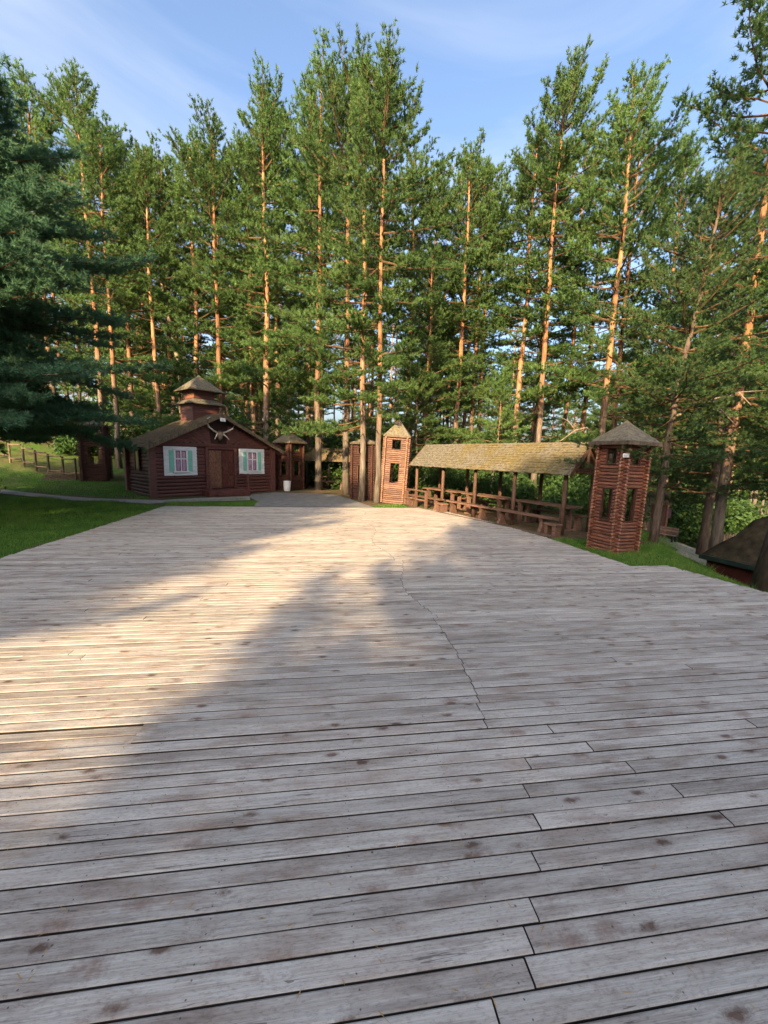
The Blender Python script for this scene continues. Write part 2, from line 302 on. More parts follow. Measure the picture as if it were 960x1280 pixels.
# ------------------------------------------------------------------ mesh helpers
class MB:
    def __init__(s): s.v = []; s.f = []
    def add(s, vs, fs):
        o = len(s.v); s.v += [tuple(v) for v in vs]; s.f += [tuple(i+o for i in f) for f in fs]; return s
    def box(s, x0, x1, y0, y1, z0, z1, mtx=None, ch=0.0):
        if ch <= 0:
            vs = [(x0,y0,z0),(x1,y0,z0),(x1,y1,z0),(x0,y1,z0),(x0,y0,z1),(x1,y0,z1),(x1,y1,z1),(x0,y1,z1)]
            fs = [(3,2,1,0),(4,5,6,7),(0,1,5,4),(1,2,6,5),(2,3,7,6),(3,0,4,7)]
        else:
            c = min(ch, (x1-x0)/3, (y1-y0)/3, (z1-z0)/3)
            ring = lambda a, z: [(x0+a,y0,z),(x1-a,y0,z),(x1,y0+a,z),(x1,y1-a,z),(x1-a,y1,z),(x0+a,y1,z),(x0,y1-a,z),(x0,y0+a,z)]
            ins = lambda a, z: [(x0+a,y0+a,z)]*1
            def rg(i, z):
                return [(x0+i+c*.6,y0+i,z),(x1-i-c*.6,y0+i,z),(x1-i,y0+i+c*.6,z),(x1-i,y1-i-c*.6,z),(x1-i-c*.6,y1-i,z),(x0+i+c*.6,y1-i,z),(x0+i,y1-i-c*.6,z),(x0+i,y0+i+c*.6,z)]
            vs = rg(c, z0)+rg(0, z0+c)+rg(0, z1-c)+rg(c, z1); fs = [tuple(range(7,-1,-1)), tuple(range(24,32))]
            for k in range(3):
                for i in range(8):
                    j = (i+1) % 8; fs.append((k*8+i, k*8+j, k*8+8+j, k*8+8+i))
        if mtx is not None: vs = [tuple(mtx @ Vector(v)) for v in vs]
        return s.add(vs, fs)
    def tube(s, pts, rad, n=8, cap=True):
        pts = [Vector(p) for p in pts]; o = len(s.v); vs = []; fs = []
        for i, p in enumerate(pts):
            t = (pts[min(i+1, len(pts)-1)]-pts[max(i-1, 0)]).normalized()
            a = Vector((0, 0, 1)) if abs(t.z) < 0.9 else Vector((1, 0, 0))
            u = t.cross(a).normalized(); w = t.cross(u)
            r = rad[i] if hasattr(rad, '__len__') else rad
            for k in range(n):
                q = 2*math.pi*k/n; vs.append(tuple(p+u*math.cos(q)*r+w*math.sin(q)*r))
        for i in range(len(pts)-1):
            for k in range(n):
                j = (k+1) % n; fs.append((i*n+k, i*n+j, (i+1)*n+j, (i+1)*n+k))
        if cap: fs.append(tuple(range(n-1, -1, -1))); fs.append(tuple((len(pts)-1)*n+k for k in range(n)))
        return s.add(vs, fs)
    def prism(s, poly, z0, z1):
        n = len(poly); vs = [(x, y, z0) for x, y in poly]+[(x, y, z1) for x, y in poly]
        fs = [tuple(range(n-1, -1, -1)), tuple(range(n, 2*n))]+[(i, (i+1) % n, n+(i+1) % n, n+i) for i in range(n)]
        return s.add(vs, fs)
    def mesh(s, name, mat=None, smooth=False):
        m = bpy.data.meshes.new(name); m.from_pydata(s.v, [], s.f); m.update()
        if mat: m.materials.append(M[mat] if isinstance(mat, str) else mat)
        if smooth: m.polygons.foreach_set('use_smooth', [True]*len(m.polygons))
        return m
    def build(s, name, mat, parent=None, smooth=False): return link(name, s.mesh(name, mat, smooth), parent)
def link(name, mesh, parent=None, loc=None, rot=None):
    o = bpy.data.objects.new(name, mesh); C.objects.link(o)
    if parent is not None: o.parent = parent
    if loc is not None: o.location = loc
    if rot is not None: o.rotation_euler = rot
    return o
def tag(o, label=None, cat=None, group=None, kind=None):
    for k, v in (('label', label), ('category', cat), ('group', group), ('kind', kind)):
        if v: o[k] = v
    return o
def thing(name, label, cat, loc=(0, 0, 0), rz=0.0, group=None):
    o = bpy.data.objects.new(name, None); C.objects.link(o); o.location = loc; o.rotation_euler = (0, 0, rz)
    o.empty_display_size = 0.2
    return tag(o, label, cat, group)
def B(name, mat, parent, x0, x1, y0, y1, z0, z1, ch=0.0): return MB().box(x0, x1, y0, y1, z0, z1, None, ch).build(name, mat, parent)
def tri_mesh(name, P, mat):
    """P: (n,3,3) float array of triangles"""
    n = len(P); m = bpy.data.meshes.new(name)
    m.vertices.add(n*3); m.vertices.foreach_set('co', P.astype(np.float32).ravel())
    m.loops.add(n*3); m.loops.foreach_set('vertex_index', np.arange(n*3, dtype=np.int32))
    m.polygons.add(n); m.polygons.foreach_set('loop_start', np.arange(0, n*3, 3, dtype=np.int32))
    m.polygons.foreach_set('loop_total', np.full(n, 3, dtype=np.int32))
    m.materials.append(M[mat]); m.update(calc_edges=True); m.validate()
    return m
def copy_tree(o, parent=None):
    c = o.copy(); C.objects.link(c); c.parent = parent
    for ch in list(o.children): copy_tree(ch, c)
    return c

# ------------------------------------------------------------------ ground
def inpoly(x, y, P):
    r = False; j = len(P)-1
    for i in range(len(P)):
        if (P[i][1] > y) != (P[j][1] > y) and x < (P[j][0]-P[i][0])*(y-P[i][1])/(P[j][1]-P[i][1])+P[i][0]: r = not r
        j = i
    return r
ct, st = math.cos(TH), math.sin(TH)
def W(a, n): return (ct*a-st*n, st*a+ct*n)          # deck coordinates -> world
A_LEFT, N_FAR = -5.82, 15.38
R_EDGE = [(-2.5, 8.0), (0.0, 7.65), (5.19, 6.95), (6.80, 6.66), (6.81, 5.86), (9.64, 5.64), (12.0, 5.15), (14.2, 4.42), (15.4, 3.55)]
def a_right(n):
    for (n0, a0), (n1, a1) in zip(R_EDGE, R_EDGE[1:]):
        if n0 <= n <= n1: return a0+(a1-a0)*(n-n0)/(n1-n0)
    return R_EDGE[-1][1]
deck_poly = [W(A_LEFT, -2.5), W(A_LEFT, N_FAR)]+[W(a, n) for n, a in reversed(R_EDGE)]
grass_left = [(-5.0, -3), (-6.0, 5), (-6.9, 6.9), (-8.0, 14.3), (-9.0, 15.0), (-12.3, 15.9), (-16.8, 17.1), (-26, 18), (-26, -3)]
grass_front = [(-8.0, 14.55), (-8.6, 15.4), (-6.2, 17.6), (-5.2, 16.6), (-4.9, 14.95)]
grass_right = [(8.2, -2), (7.65, 0), (6.1, 6.0), (5.55, 7.8), (4.75, 7.75), (4.3, 10.0), (4.7, 10.3), (5.3, 10.0), (6.3, 9.9), (7.4, 9.8), (8.6, 9.3), (9.5, 7.0), (11, -2)]
hill_grass = [(-9.6, 16.3), (-12.4, 17.0), (-17, 18.0), (-26, 18.6), (-26, 21.5), (-16, 21), (-12.8, 20), (-10.2, 17.2)]
grass_tower = [(-0.6, 15.95), (-.2, 16.8), (.9, 17.1), (2.0, 15.4), (2.3, 14.9), (.8, 15.5)]
def zone(x, y):
    z = 0.34
    for P, v in ((grass_left, 1.0), (grass_front, 1.0), (grass_right, 1.0), (hill_grass, 0.58), (grass_tower, 0.7)):
        if inpoly(x, y, P): z = max(z, v)
    if x > 7 and y > 9: z = max(z, 0.52)
    if x < -9 and y > 17: z = max(z, 0.5)
    if inpoly(x, y, deck_poly): z = 0
    return z
xs = sorted(set([round(-30+i*0.5, 2) for i in range(121)]+[-600, -300, -150, -90, -60, -45, -37, 37, 45, 60, 90, 150, 300, 600]))
ys = sorted(set([round(-12+i*0.5, 2) for i in range(105)]+[-400, -150, -60, -30, -20, 46, 55, 70, 90, 130, 200, 400, 900]))
gv = [(x, y, ground_h(x, y)-(0.16 if inpoly(x, y, deck_poly) and 0 <= y < 14.6 and -6 < x < 5 else 0)) for y in ys for x in xs]
nx = len(xs); gf = [(j*nx+i, j*nx+i+1, (j+1)*nx+i+1, (j+1)*nx+i) for j in range(len(ys)-1) for i in range(nx-1)]
gmsh = bpy.data.meshes.new('ground'); gmsh.from_pydata(gv, [], gf); gmsh.materials.append(M['ground'])
za = gmsh.attributes.new('zone', 'FLOAT', 'POINT'); za.data.foreach_set('value', [zone(v[0], v[1]) for v in gv])
gmsh.polygons.foreach_set('use_smooth', [True]*len(gmsh.polygons))
tag(link('ground', gmsh), kind='structure')

def sheet(name, pts, mat, dz):
    """flat strip that follows the ground: list of (left, right) point pairs"""
    mb = MB(); n = 0
    for (a, b), (c, d) in zip(pts, pts[1:]):
        for k in range(4):
            q = [(a[0]+(c[0]-a[0])*t, a[1]+(c[1]-a[1])*t) for t in (k/4, (k+1)/4)]
            w = [(b[0]+(d[0]-b[0])*t, b[1]+(d[1]-b[1])*t) for t in (k/4, (k+1)/4)]
            P = [q[0], w[0], w[1], q[1]]
            mb.add([(x, y, ground_h(x, y)+dz) for x, y in P], [(0, 1, 2, 3)])
    return tag(mb.build(name, mat), kind='structure')
sheet('asphalt_apron', [((-4.95, 14.98), (-.38, 15.62)), ((-5.3, 16.6), (-.75, 16.4)), ((-6.2, 18.2), (-1.5, 18.2)), ((-6.5, 19.4), (-2.2, 19.6)), ((-5.6, 20.6), (-2.8, 20.4))], 'concrete', 0.030)
sheet('gravel_path', [((-30, 18.1), (-30, 19.0)), ((-16.8, 17.0), (-16.8, 17.75)), ((-12.3, 15.75), (-12.1, 16.5)), ((-8.9, 14.95), (-9.0, 16.0)), ((-7.2, 16.2), (-8.0, 17.3)), ((-5.75, 17.0), (-6.3, 18.6))], 'path', 0.022)
sheet('gravel_path', [((9.6, 11.6), (9.6, 12.9)), ((12, 12.8), (11, 14.6)), ((16, 15.0), (12.5, 18.0)), ((19, 20), (14.5, 21.5))], 'path', 0.03)

# ------------------------------------------------------------------ wooden deck
deck = bpy.data.objects.new('wooden_deck', None); C.objects.link(deck); deck['kind'] = 'structure'
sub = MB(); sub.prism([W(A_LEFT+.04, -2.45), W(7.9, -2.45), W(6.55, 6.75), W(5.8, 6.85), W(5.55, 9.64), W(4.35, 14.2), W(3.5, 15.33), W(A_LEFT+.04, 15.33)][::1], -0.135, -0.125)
sub.build('dark_void_sheet', 'under', deck)  # dark sheet below the boards, the void's shade put into its colour
PITCHW = 0.1031; N0 = 1.161
near_joint = {-1: [0.62], 0: [0.80], 1: [0.85], 2: [0.93], 3: [-2.2, 3.1], 4: [1.05], 5: [-3.4, 2.27], 6: [1.17], 7: [2.15], 8: [1.21], 9: [2.0], 10: [1.33], 11: [1.85], 12: [-3.6, 3.3], 13: [1.54, 1.67][1:], 14: [1.2]}
def add_plank(store, a0, a1, n0, n1, dz, tilt, seed):
    """store: MB or None for own mesh. 20-triangle chamfered plank in world space"""
    L = a1-a0; c = 0.005; th = 0.035
    prof = [(n0, -th), (n0, -c), (n0+c*1.3, 0), (n1-c*1.3, 0), (n1, -c), (n1, -th)]
    vs = []
    for a, d in ((a0, 0), (a1, 0)):
        tl = tilt if a == a0 else -tilt
        for n, z in prof:
            x, y = W(a, n+ (tl*0.4)); vs.append((x, y, z+dz+tl*(n-n0)/(n1-n0)))
    fs = [(i, i+6, i+7, i+1) for i in range(5)]+[(5, 11, 6, 0)]+[(0, 1, 2, 3, 4, 5), (11, 10, 9, 8, 7, 6)]
    return vs, fs
def seed_attr(me, vals):
    at = me.attributes.new('seed', 'FLOAT', 'FACE'); at.data.foreach_set('value', vals)
def darken_gaps(me):          # gap shade, along with grime, coloured onto the sawn sides and ends
    me.materials.append(M['under'])
    for p in me.polygons:
        if abs(p.normal.z) < .3: p.material_index = 1
planks = []
k = -36
while True:
    n0 = N0+k*PITCHW; n1 = n0+PITCHW
    if n1 > N_FAR: break
    al = A_LEFT+rng.uniform(-.02, .02); ar = a_right((n0+n1)/2)+rng.uniform(-.02, .02)
    if k in near_joint: js = list(near_joint[k])
    elif k < 15: js = [rng.uniform(-.2, 1.3), rng.uniform(3, 5)][:rng.choice([1, 1, 2])]
    else:
        js = [1.30+0.13*math.sin(n0*1.9)*(1 if n0 > 4.6 else .3)+rng.uniform(-.015, .015)]
        if n0 > 7.4 : js[0] -= .12
        if rng.random() < .30: js.append(rng.uniform(2.6, 5.0))
        if rng.random() < .25: js.append(rng.uniform(-4.2, -1.0))
    if k in (15, 16): js = [-1.33, 1.22]
    js = sorted(j for j in js if al+.4 < j < ar-.4)
    g = 0.0055+abs(rng.gauss(0, .0030))
    cuts = [al]+js+[ar]
    for a0, a1 in zip(cuts, cuts[1:]):
        dz = rng.gauss(0, .0010); tl = rng.gauss(0, .0010)
        if k in (15, 16) and a0 < -1.4: dz -= 0.012
        if k == 15 and -1.4 < a0 < 1: dz += 0.006
        e = 0.004 if not (k > 25) else 0.003
        planks.append((k, a0+(e if a0 > al else 0), a1-(e if a1 < ar else 0), n0+g/2+rng.uniform(0, .001), n1-g/2-rng.uniform(0, .001), dz, tl, rng.random()))
    k += 1
planks.sort(key=lambda p: abs(p[3]-1.2) if p[3] > 0.3 else 50)
rest = MB(); rest_seed = []
for i, (k, a0, a1, n0, n1, dz, tl, sdv) in enumerate(planks):
    vs, fs = add_plank(None, a0, a1, n0, n1, dz, tl, sdv)
    if i < 300:
        mb = MB().add(vs, fs); me = mb.mesh('plank', 'plank'); darken_gaps(me); seed_attr(me, [sdv]*len(fs)); link('plank', me, deck)
    else:
        rest.add(vs, fs); rest_seed += [sdv]*len(fs)
me = rest.mesh('far_planks', 'plank'); darken_gaps(me); seed_attr(me, rest_seed); tag(link('far_planks', me, deck), kind='stuff')

# ------------------------------------------------------------------ log towers
def tower(loc, rz, s, Hw, d, label, walls='log', mat='log', lean=(0, 0), roof_over=0.2, roof_h=0.5, roof=True, single=True, win=True):
    t = thing('log_tower', label, 'tower', loc, rz, 'log towers round the deck')
    t.rotation_euler = (lean[0], lean[1], rz)
    r = d*0.465; ext = d*1.5; nC = int(Hw/d)
    def logmesh(x0, x1):
        mb = MB(); n = 7; vs = []; fs = []
        for x, rr in ((x0, r*.82), (x0+.01, r), (x1-.01, r), (x1, r*.82)):
            for q in range(n): vs.append((x, math.cos(q*2*math.pi/n)*rr, math.sin(q*2*math.pi/n)*rr))
        for a in range(3):
            for q in range(n): fs.append((a*n+q, a*n+(q+1) % n, (a+1)*n+(q+1) % n, (a+1)*n+q))
        fs += [tuple(range(n-1, -1, -1)), tuple(3*n+q for q in range(n))]
        me = mb.add(vs, fs).mesh('log', mat); me.materials.append(M['log_end'])
        for p in me.polygons:
            if len(p.vertices) == n: p.material_index = 1
        return me
    h = s/2; w0 = s*0.22
    full, stubL, stubR = logmesh(-h-ext, h+ext), logmesh(-h-ext, -w0), logmesh(w0, h+ext)
    lowA, lowB = 0.30*Hw, 0.60*Hw; upA, upB = 0.80*Hw, 0.94*Hw
    for fc in range(4):
        rot = fc*math.pi/2; cx, cy = math.sin(rot)*h, -math.cos(rot)*h
        joined = MB()
        for c in range(nC):
            z = d*(c+.5)+(0.5*d if fc % 2 else 0)
            if z > Hw-d*.3: continue
            zz = z
            opening = win and (lowA < zz < lowB or upA < zz < upB)
            for me in ((stubL, stubR) if opening else (full,)):
                if single: link('log', me, t, (cx, cy, z), (rng.uniform(0, 6), 0, rot))
                else:
                    mt = Matrix.Translation((cx, cy, z)) @ Matrix.Rotation(rot, 4, 'Z')
                    joined.add([mt @ v.co for v in me.vertices], [tuple(p.vertices) for p in me.polygons])
        if not single: tag(joined.build('log_wall', mat, t), kind='stuff')
    for zA, zB in ((lowA, lowB), (upA, upB)):
        for fc in range(4):     # thin frame lining each opening
            rot = fc*math.pi/2; mt = Matrix.Rotation(rot, 4, 'Z'); f = MB()
            zA2, zB2 = zA+(.0 if fc % 2 == 0 else d*.2), zB
            f.box(-w0-.012, -w0+.018, -h-.03, -h+.03, zA2, zB2, mt); f.box(w0-.018, w0+.012, -h-.03, -h+.03, zA2, zB2, mt)
            f.box(-w0+.0185, w0-.0185, -h-.034, -h+.034, zA2, zA2+.02, mt)
            if win: f.build('window_frame', 'log_dark', t)
    MB().box(-h*.9, h*.9, -h*.9, h*.9, 0.02, 0.05).build('floor_board', 'log_dark', t)
    MB().box(-h*.9, h*.9, -h*.9, h*.9, .68*Hw, .68*Hw+.03).build('floor_board', 'log_dark', t)
    if roof:
        o = h+roof_over; rf = MB()
        # flared pyramid, lapped courses of shingles
        for fc in range(4):
            mt = Matrix.Rotation(fc*math.pi/2, 4, 'Z')
            rows = 7
            for q in range(rows):
                t0, t1 = q/rows, min(1.0, (q+1.25)/rows)
                prof = lambda u: (o*(1-u), roof_h*(u**1.25))
                x0, z0 = prof(t0); x1, z1 = prof(t1); x1 = max(x1, .004); lift = .016
                ncol = max(1, int(x0*2/.14))
                for cc in range(ncol):
                    ua, ub = -1+2*cc/ncol+.006, -1+2*(cc+1)/ncol-.006; j = rng.uniform(-.006, .006)
                    rf.add([mt @ Vector(p) for p in [(ua*x0, -x0, Hw+z0+lift+j), (ub*x0, -x0, Hw+z0+lift+j), (ub*x1, -x1, Hw+z1+.004), (ua*x1, -x1, Hw+z1+.004),
                            (ua*x0, -x0, Hw+z0+j), (ub*x0, -x0, Hw+z0+j)]], [(0, 1, 2, 3), (4, 5, 1, 0)])
            rf.add([mt @ Vector(p) for p in [(-o, -o, Hw+.001), (o, -o, Hw+.001), (0, 0, Hw+roof_h-.012)]], [(0, 1, 2)])
        rp = rf.build('roof', 'shingle', t)
        for fc in range(4):
            mt = Matrix.Rotation(fc*math.pi/2, 4, 'Z')
            MB().box(-o, o-.022, -o-.012, -o+.012, Hw-.065, Hw+.012, mt).build('fascia', 'fence', rp)
        sf = MB().box(-o+.03, o-.03, -o+.03, o-.03, Hw-.035, Hw-.015); sf.build('soffit', 'log_dark', rp)
    return t
rzF = R(20)
cF = Vector((5.16, 8.76, 0))+Vector((math.cos(rzF), math.sin(rzF), 0))*.36+Vector((-math.sin(rzF), math.cos(rzF), 0))*.36
towF = tower((cF.x, cF.y, -.10), rzF+math.pi/2*0, 0.63, 2.53, .076, 'big reddish log tower with grey pyramid roof beside the right deck edge', lean=(0, R(1.2)), roof_over=.20, roof_h=.50)
tower((.40, 17.75, -.06), R(-9), .92, 2.92, .083, 'sunlit slim log tower left of the long mossy shelter', mat='log_brown', lean=(0, R(3.0)), roof_over=.11, roof_h=.70)
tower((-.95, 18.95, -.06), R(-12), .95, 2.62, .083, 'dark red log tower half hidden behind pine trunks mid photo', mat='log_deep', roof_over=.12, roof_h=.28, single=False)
tower((-5.35, 22.6, -.05), R(-32), .98, 2.66, .083, 'small brown log tower between the house and the rear shelter', mat='log_dark', roof_over=.18, roof_h=.62, single=False)
tower((-15.1, 21.0, ground_h(-15.1, 21)-.05), R(24), 1.0, 2.85, .083, 'dark log tower at the foot of the hill fence left of the house', mat='log_dark', roof_over=.10, roof_h=.3, single=False)
# white notice on the big tower
pl = thing('notice_plate', 'small white notice plate under the roof of the big right tower', 'notice', (5.20, 8.75, 2.10), R(20-45))
B('panel', 'white', pl, -.062, .062, -.012, .0, 0, .085, .003)
B('backing_board', 'black', pl, -.068, .068, .0005, .02, -.006, .091)
for q in range(3): B('text_line', 'fence', pl, -.045, .045-.012*q, -.0135, -.0121, .062-q*.02, .067-q*.02)

# ------------------------------------------------------------------ shelters
def shelter(loc, rz, L, hw, eave, ridge, posts, label, roofmat, wide=None):
    t = thing('picnic_shelter', label, 'shelter', loc, rz)
    yb = hw-.2
    for x in posts:
        for sgn in (1, -1):
            p = MB(); z1 = eave-.03
            p.tube([(x, sgn*yb, -.08), (x+rng.uniform(-.015, .015), sgn*yb, z1*.5), (x, sgn*yb, z1)], [.068, .062, .058], 8)
            p.build('post', 'post', t, True)
    for sgn in (1, -1):
        B('beam', 'post', t, .08, L-.08, sgn*yb-.05, sgn*yb+.05, eave-.03, eave+.065, .01)
    B('ridge_beam', 'post', t, .06, L-.06, -.04, .04, ridge-.17, ridge-.07, .01)
    sl = math.atan2(ridge-eave, hw); ln = math.hypot(hw, ridge-eave)
    nrf = int(L/.62)
    for i in range(nrf+1):
        x = .12+i*(L-.24)/nrf
        for sgn in (1, -1):
            mt = Matrix.Translation((x, sgn*hw, eave)) @ Matrix.Rotation(-sgn*math.pi/2, 4, 'Z') @ Matrix.Rotation(-sl, 4, 'Y')
            MB().box(-.02, ln-.06, -.025, .025, -.075, -.014, mt).build('rafter', 'post', t)
    for sgn in (1, -1):     # roof slopes: boards underneath, individual shingles on top
        mt = Matrix.Translation((0, sgn*hw, eave)) @ Matrix.Rotation(-sgn*math.pi/2, 4, 'Z') @ Matrix.Rotation(-sl, 4, 'Y')
        sgnx = sgn
        deckp = MB(); y0, y1 = (0, L) if sgn > 0 else (-L, 0)
        if sgn > 0: y0, y1 = 0, L
        deckp.box(-.03, ln-.003*(sgn > 0), y0 if sgn > 0 else -L, y1 if sgn > 0 else 0, -.012, .004, mt)
        rp = deckp.build('roof_slope', 'fence', t)
        sh = MB(); rows = int(ln/.095); cols = int(L/.15)
        for rI in range(rows):
            xA = -.05+rI*(ln+.04)/rows; xB = min(ln+.01, xA+.15)
            sag = 0
            for cI in range(cols+1):
                w = L/cols; u0 = cI*w+(w/2 if rI % 2 else 0)-w/2+.003+rng.uniform(-.004, .004); u1 = u0+w-.006
                u0, u1 = max(-.02, u0), min(L+.02, u1)
                if u1-u0 < .02: continue
                if sgn < 0: u0, u1 = -u1, -u0
                a = .006; b_ = .026+rng.uniform(-.007, .009); jx = rng.uniform(-.014, .014)
                sh.add([mt @ Vector(p) for p in [(xA+jx, u0, a), (xA+jx, u1, a), (xA+jx, u1, b_), (xA+jx, u0, b_), (xB, u1, a+.004), (xB, u0, a+.004)]],
                       [(0, 1, 2, 3), (3, 2, 4, 5), (0, 3, 5), (1, 4, 2)])
        tag(sh.build('shingles', roofmat, rp), kind='stuff')
        for xx in (-.03, L+.03):
            yy = xx if sgn > 0 else -xx
            MB().box(-.06, ln+.0, yy-.014, yy+.014, -.085, .03, mt).build('barge_board', 'post', rp)
    for x in (.06, L-.06):  # gable tie beams and braces
        B('tie_beam', 'post', t, x-.05, x+.05, -yb+.13, yb-.13, eave+.066, eave+.135, .01)
        MB().tube([(x, 0, eave+.10), (x, 0, ridge-.17)], .045, 6).build('king_post', 'post', t)
    return t
rzE = math.atan2(.859, -.511)
oE = Vector((4.88+.859*.82, 10.6+.511*.82, -.05))
shelter(oE, rzE, 7.5, .82, 1.70, 2.56, [.25, 2.0, 3.75, 5.5, 7.25], 'long open picnic shelter with mossy shingle roof beside the deck', 'shingle_moss')
oB = Vector((-1.5, 24.0, -.05)); rzB = math.atan2(1.35, -3.3)
shelter(oB, rzB, 3.5, .85, 1.66, 2.42, [.2, 1.75, 3.3], 'small shingled shelter behind the pine trunks right of the house', 'shingle_house')
def eworld(x, y, z=0.0):
    c, s = math.cos(rzE), math.sin(rzE); return (oE.x+c*x-s*y, oE.y+s*x+c*y, z)

# shelter floor: trodden earth with log kerb
kerb = thing('timber_kerb', 'low timber edging along the front of the long shelter', 'kerb', eworld(0, 1.22, -.06), rzE)
for i in range(3): MB().tube([(.1+i*2.45, 0, .03), (1.3+i*2.45, .01, .035), (2.5+i*2.45, 0, .03)], .05, 8).build('log', 'fence', kerb, True)

def picnic_table(loc, rz, L, label, top=.70):
    t = thing('picnic_table', label, 'table', loc, rz, 'tables under the long shelter')
    for i in range(4): B('table_plank', 'table', t, -L/2, L/2, -.30+i*.152, -.30+i*.152+.144, top-.045, top, .006)
    for sx in (-1, 1):
        x = sx*(L/2-.32)
        leg = MB().box(x-.045, x+.045, -.24, -.12, 0, top-.11); leg.build('leg', 'table', t)
        MB().box(x-.045, x+.045, .12, .24, 0, top-.11).build('leg', 'table', t)
        B('cross_beam', 'table', t, x-.05, x+.05, -.28, .28, top-.109, top-.046, .006)
        B('foot', 'table', t, x-.06, x+.06, -.32, .32, -.05, 0.0)
    B('stretcher', 'table', t, -L/2+.372, L/2-.372, -.03, .03, .22, .30)
    return t
def bench(loc, rz, L, label, group='log benches under the long shelter', h=.42):
    t = thing('picnic_bench', label, 'bench', loc, rz, group)
    for i in range(2): B('seat_plank', 'table', t, -L/2, L/2, -.135+i*.138, -.135+i*.138+.132, h-.05, h, .006)
    for sx in (-1, 1):
        x = sx*(L/2-.28)
        mb = MB(); vs = []
        for y, z in [(-.17, -.05), (.17, -.05), (.10, .12), (.085, h-.16), (.14, h-.051), (-.14, h-.051), (-.085, h-.16), (-.10, .12)]: vs.append((x-.05, y, z))
        vs += [(x+.05, y, z) for _, y, z in vs]
        mb.add(vs, [tuple(range(7, -1, -1)), tuple(range(8, 16))]+[(i, (i+1) % 8, 8+(i+1) % 8, 8+i) for i in range(8)])
        mb.build('leg', 'table', t)
    return t
g0 = -.05
for x, lab in ((1.35, 'picnic table under the mossy shelter, nearest the big right tower'), (3.75, 'picnic table at the middle of the long mossy shelter'), (6.2, 'picnic table under the far left end of the long shelter')):
    picnic_table(eworld(x, -.02, g0+.05), rzE, 2.15, lab)
for x, y, lab in ((1.5, .80, 'front bench under the shelter nearest the big right tower'), (3.9, .78, 'front bench at the middle of the long shelter'), (6.3, .82, 'front bench at the far left end of the long shelter'),
                  (1.3, -.52, 'rear bench behind the table nearest the big right tower'), (3.7, -.52, 'rear bench behind the middle shelter table'), (6.1, -.52, 'rear bench behind the far left shelter table')):
    bench(eworld(x, y, g0+.05), rzE+rng.uniform(-.03, .03), 2.1, lab)
# chunky log stools
for x, y, lab in ((.22, 1.05, 'wooden box seat by the foot of the big right tower'), (5.0, 1.02, 'square log stool in front of the middle of the long shelter'), (7.35, .95, 'square log stool at the left end of the long shelter')):
    t = thing('log_stool', lab, 'stool', eworld(x, y, g0), rzE, 'chunky stools in front of the long shelter')
    B('seat', 'table', t, -.2, .2, -.15, .15, .30, .36, .012)
    for sx in (-1, 1): B('leg', 'table', t, sx*.12-.05, sx*.12+.05, -.13, .13, 0, .2995, .008)
rail = thing('shelter_railing', 'plain wooden railing along the front left end of the long shelter', 'railing', eworld(6.0, .98, g0), rzE)
B('top_rail', 'table', rail, 0, 1.45, -.035, .035, .66, .72, .008); B('lower_rail', 'table', rail, .03, 1.42, -.025, .025, .30, .35, .008)
for x in (.06, .74, 1.39): B('post', 'table', rail, x-.04, x+.04, -.045, .045, 0, .6595)
# tables of the rear shelter
def bworld(x, y, z=0.0):
    c, s = math.cos(rzB), math.sin(rzB); return (oB.x+c*x-s*y, oB.y+s*x+c*y, z)
picnic_table(bworld(1.7, .0, 0.0), rzB, 2.2, 'dim picnic table under the small rear shelter', .66)
bench(bworld(1.7, .62, 0.0), rzB, 2.2, 'bench in front of the table under the small rear shelter')

# ------------------------------------------------------------------ log house
ANG = R(40)                         # front runs along local x
hx = Vector((math.sin(ANG), math.cos(ANG), 0)); hL, hD, hE, hA = 5.95, 2.9, 2.36, 3.80
rzH = math.atan2(hx.y, hx.x)        # local x = along the front; local y = into the house
zH = -.06
house = thing('log_house', 'dark red log house with shingled roof, cupola and white framed windows', 'house', (-9.9, 17.06, zH), rzH)
MB().box(.06, hL-.06, .06, hD-.06, 0, hE-.02).build('wall_core', 'gable', house)
nb = 15; bh = hE/nb
for i in range(nb):
    z0, z1 = i*bh, (i+1)*bh-.012
    r_ = .055 if i < 6 else .028
    def half_log(L):
        mb = MB(); pr = [(0, z0), (-r_*.7, z0+bh*.14), (-r_, z0+bh*.38), (-r_, z0+bh*.62), (-r_*.7, z0+bh*.84), (0, z1)]
        vs = [(0, y, z) for y, z in pr]+[(L, y, z) for y, z in pr]
        return mb.add(vs, [(j, j+6, j+7, j+1) for j in range(5)]+[(5, 11, 6, 0), (0, 1, 2, 3, 4, 5), (11, 10, 9, 8, 7, 6)])
    o = half_log(hL-.24).build('wall_log', 'house', house); o.location = (.12, .06, 0)
    o = half_log(hD-.24).build('wall_log', 'log' if 7 < i < 13 else 'log_dark', house); o.rotation_euler = (0, 0, -math.pi/2); o.location = (.06, hD-.12, 0)  # left wall: sunlight on the upper logs put into a brighter material
    o = half_log(hD-.24).build('wall_log', 'house', house); o.rotation_euler = (0, 0, math.pi/2); o.location = (hL-.06, .12, 0)
for x, y in ((0, 0), (hL, 0), (0, hD), (hL, hD)): B('corner_post', 'house', house, x-.12, x+.12, y-.12, y+.12, 0, hE-.003, .012)
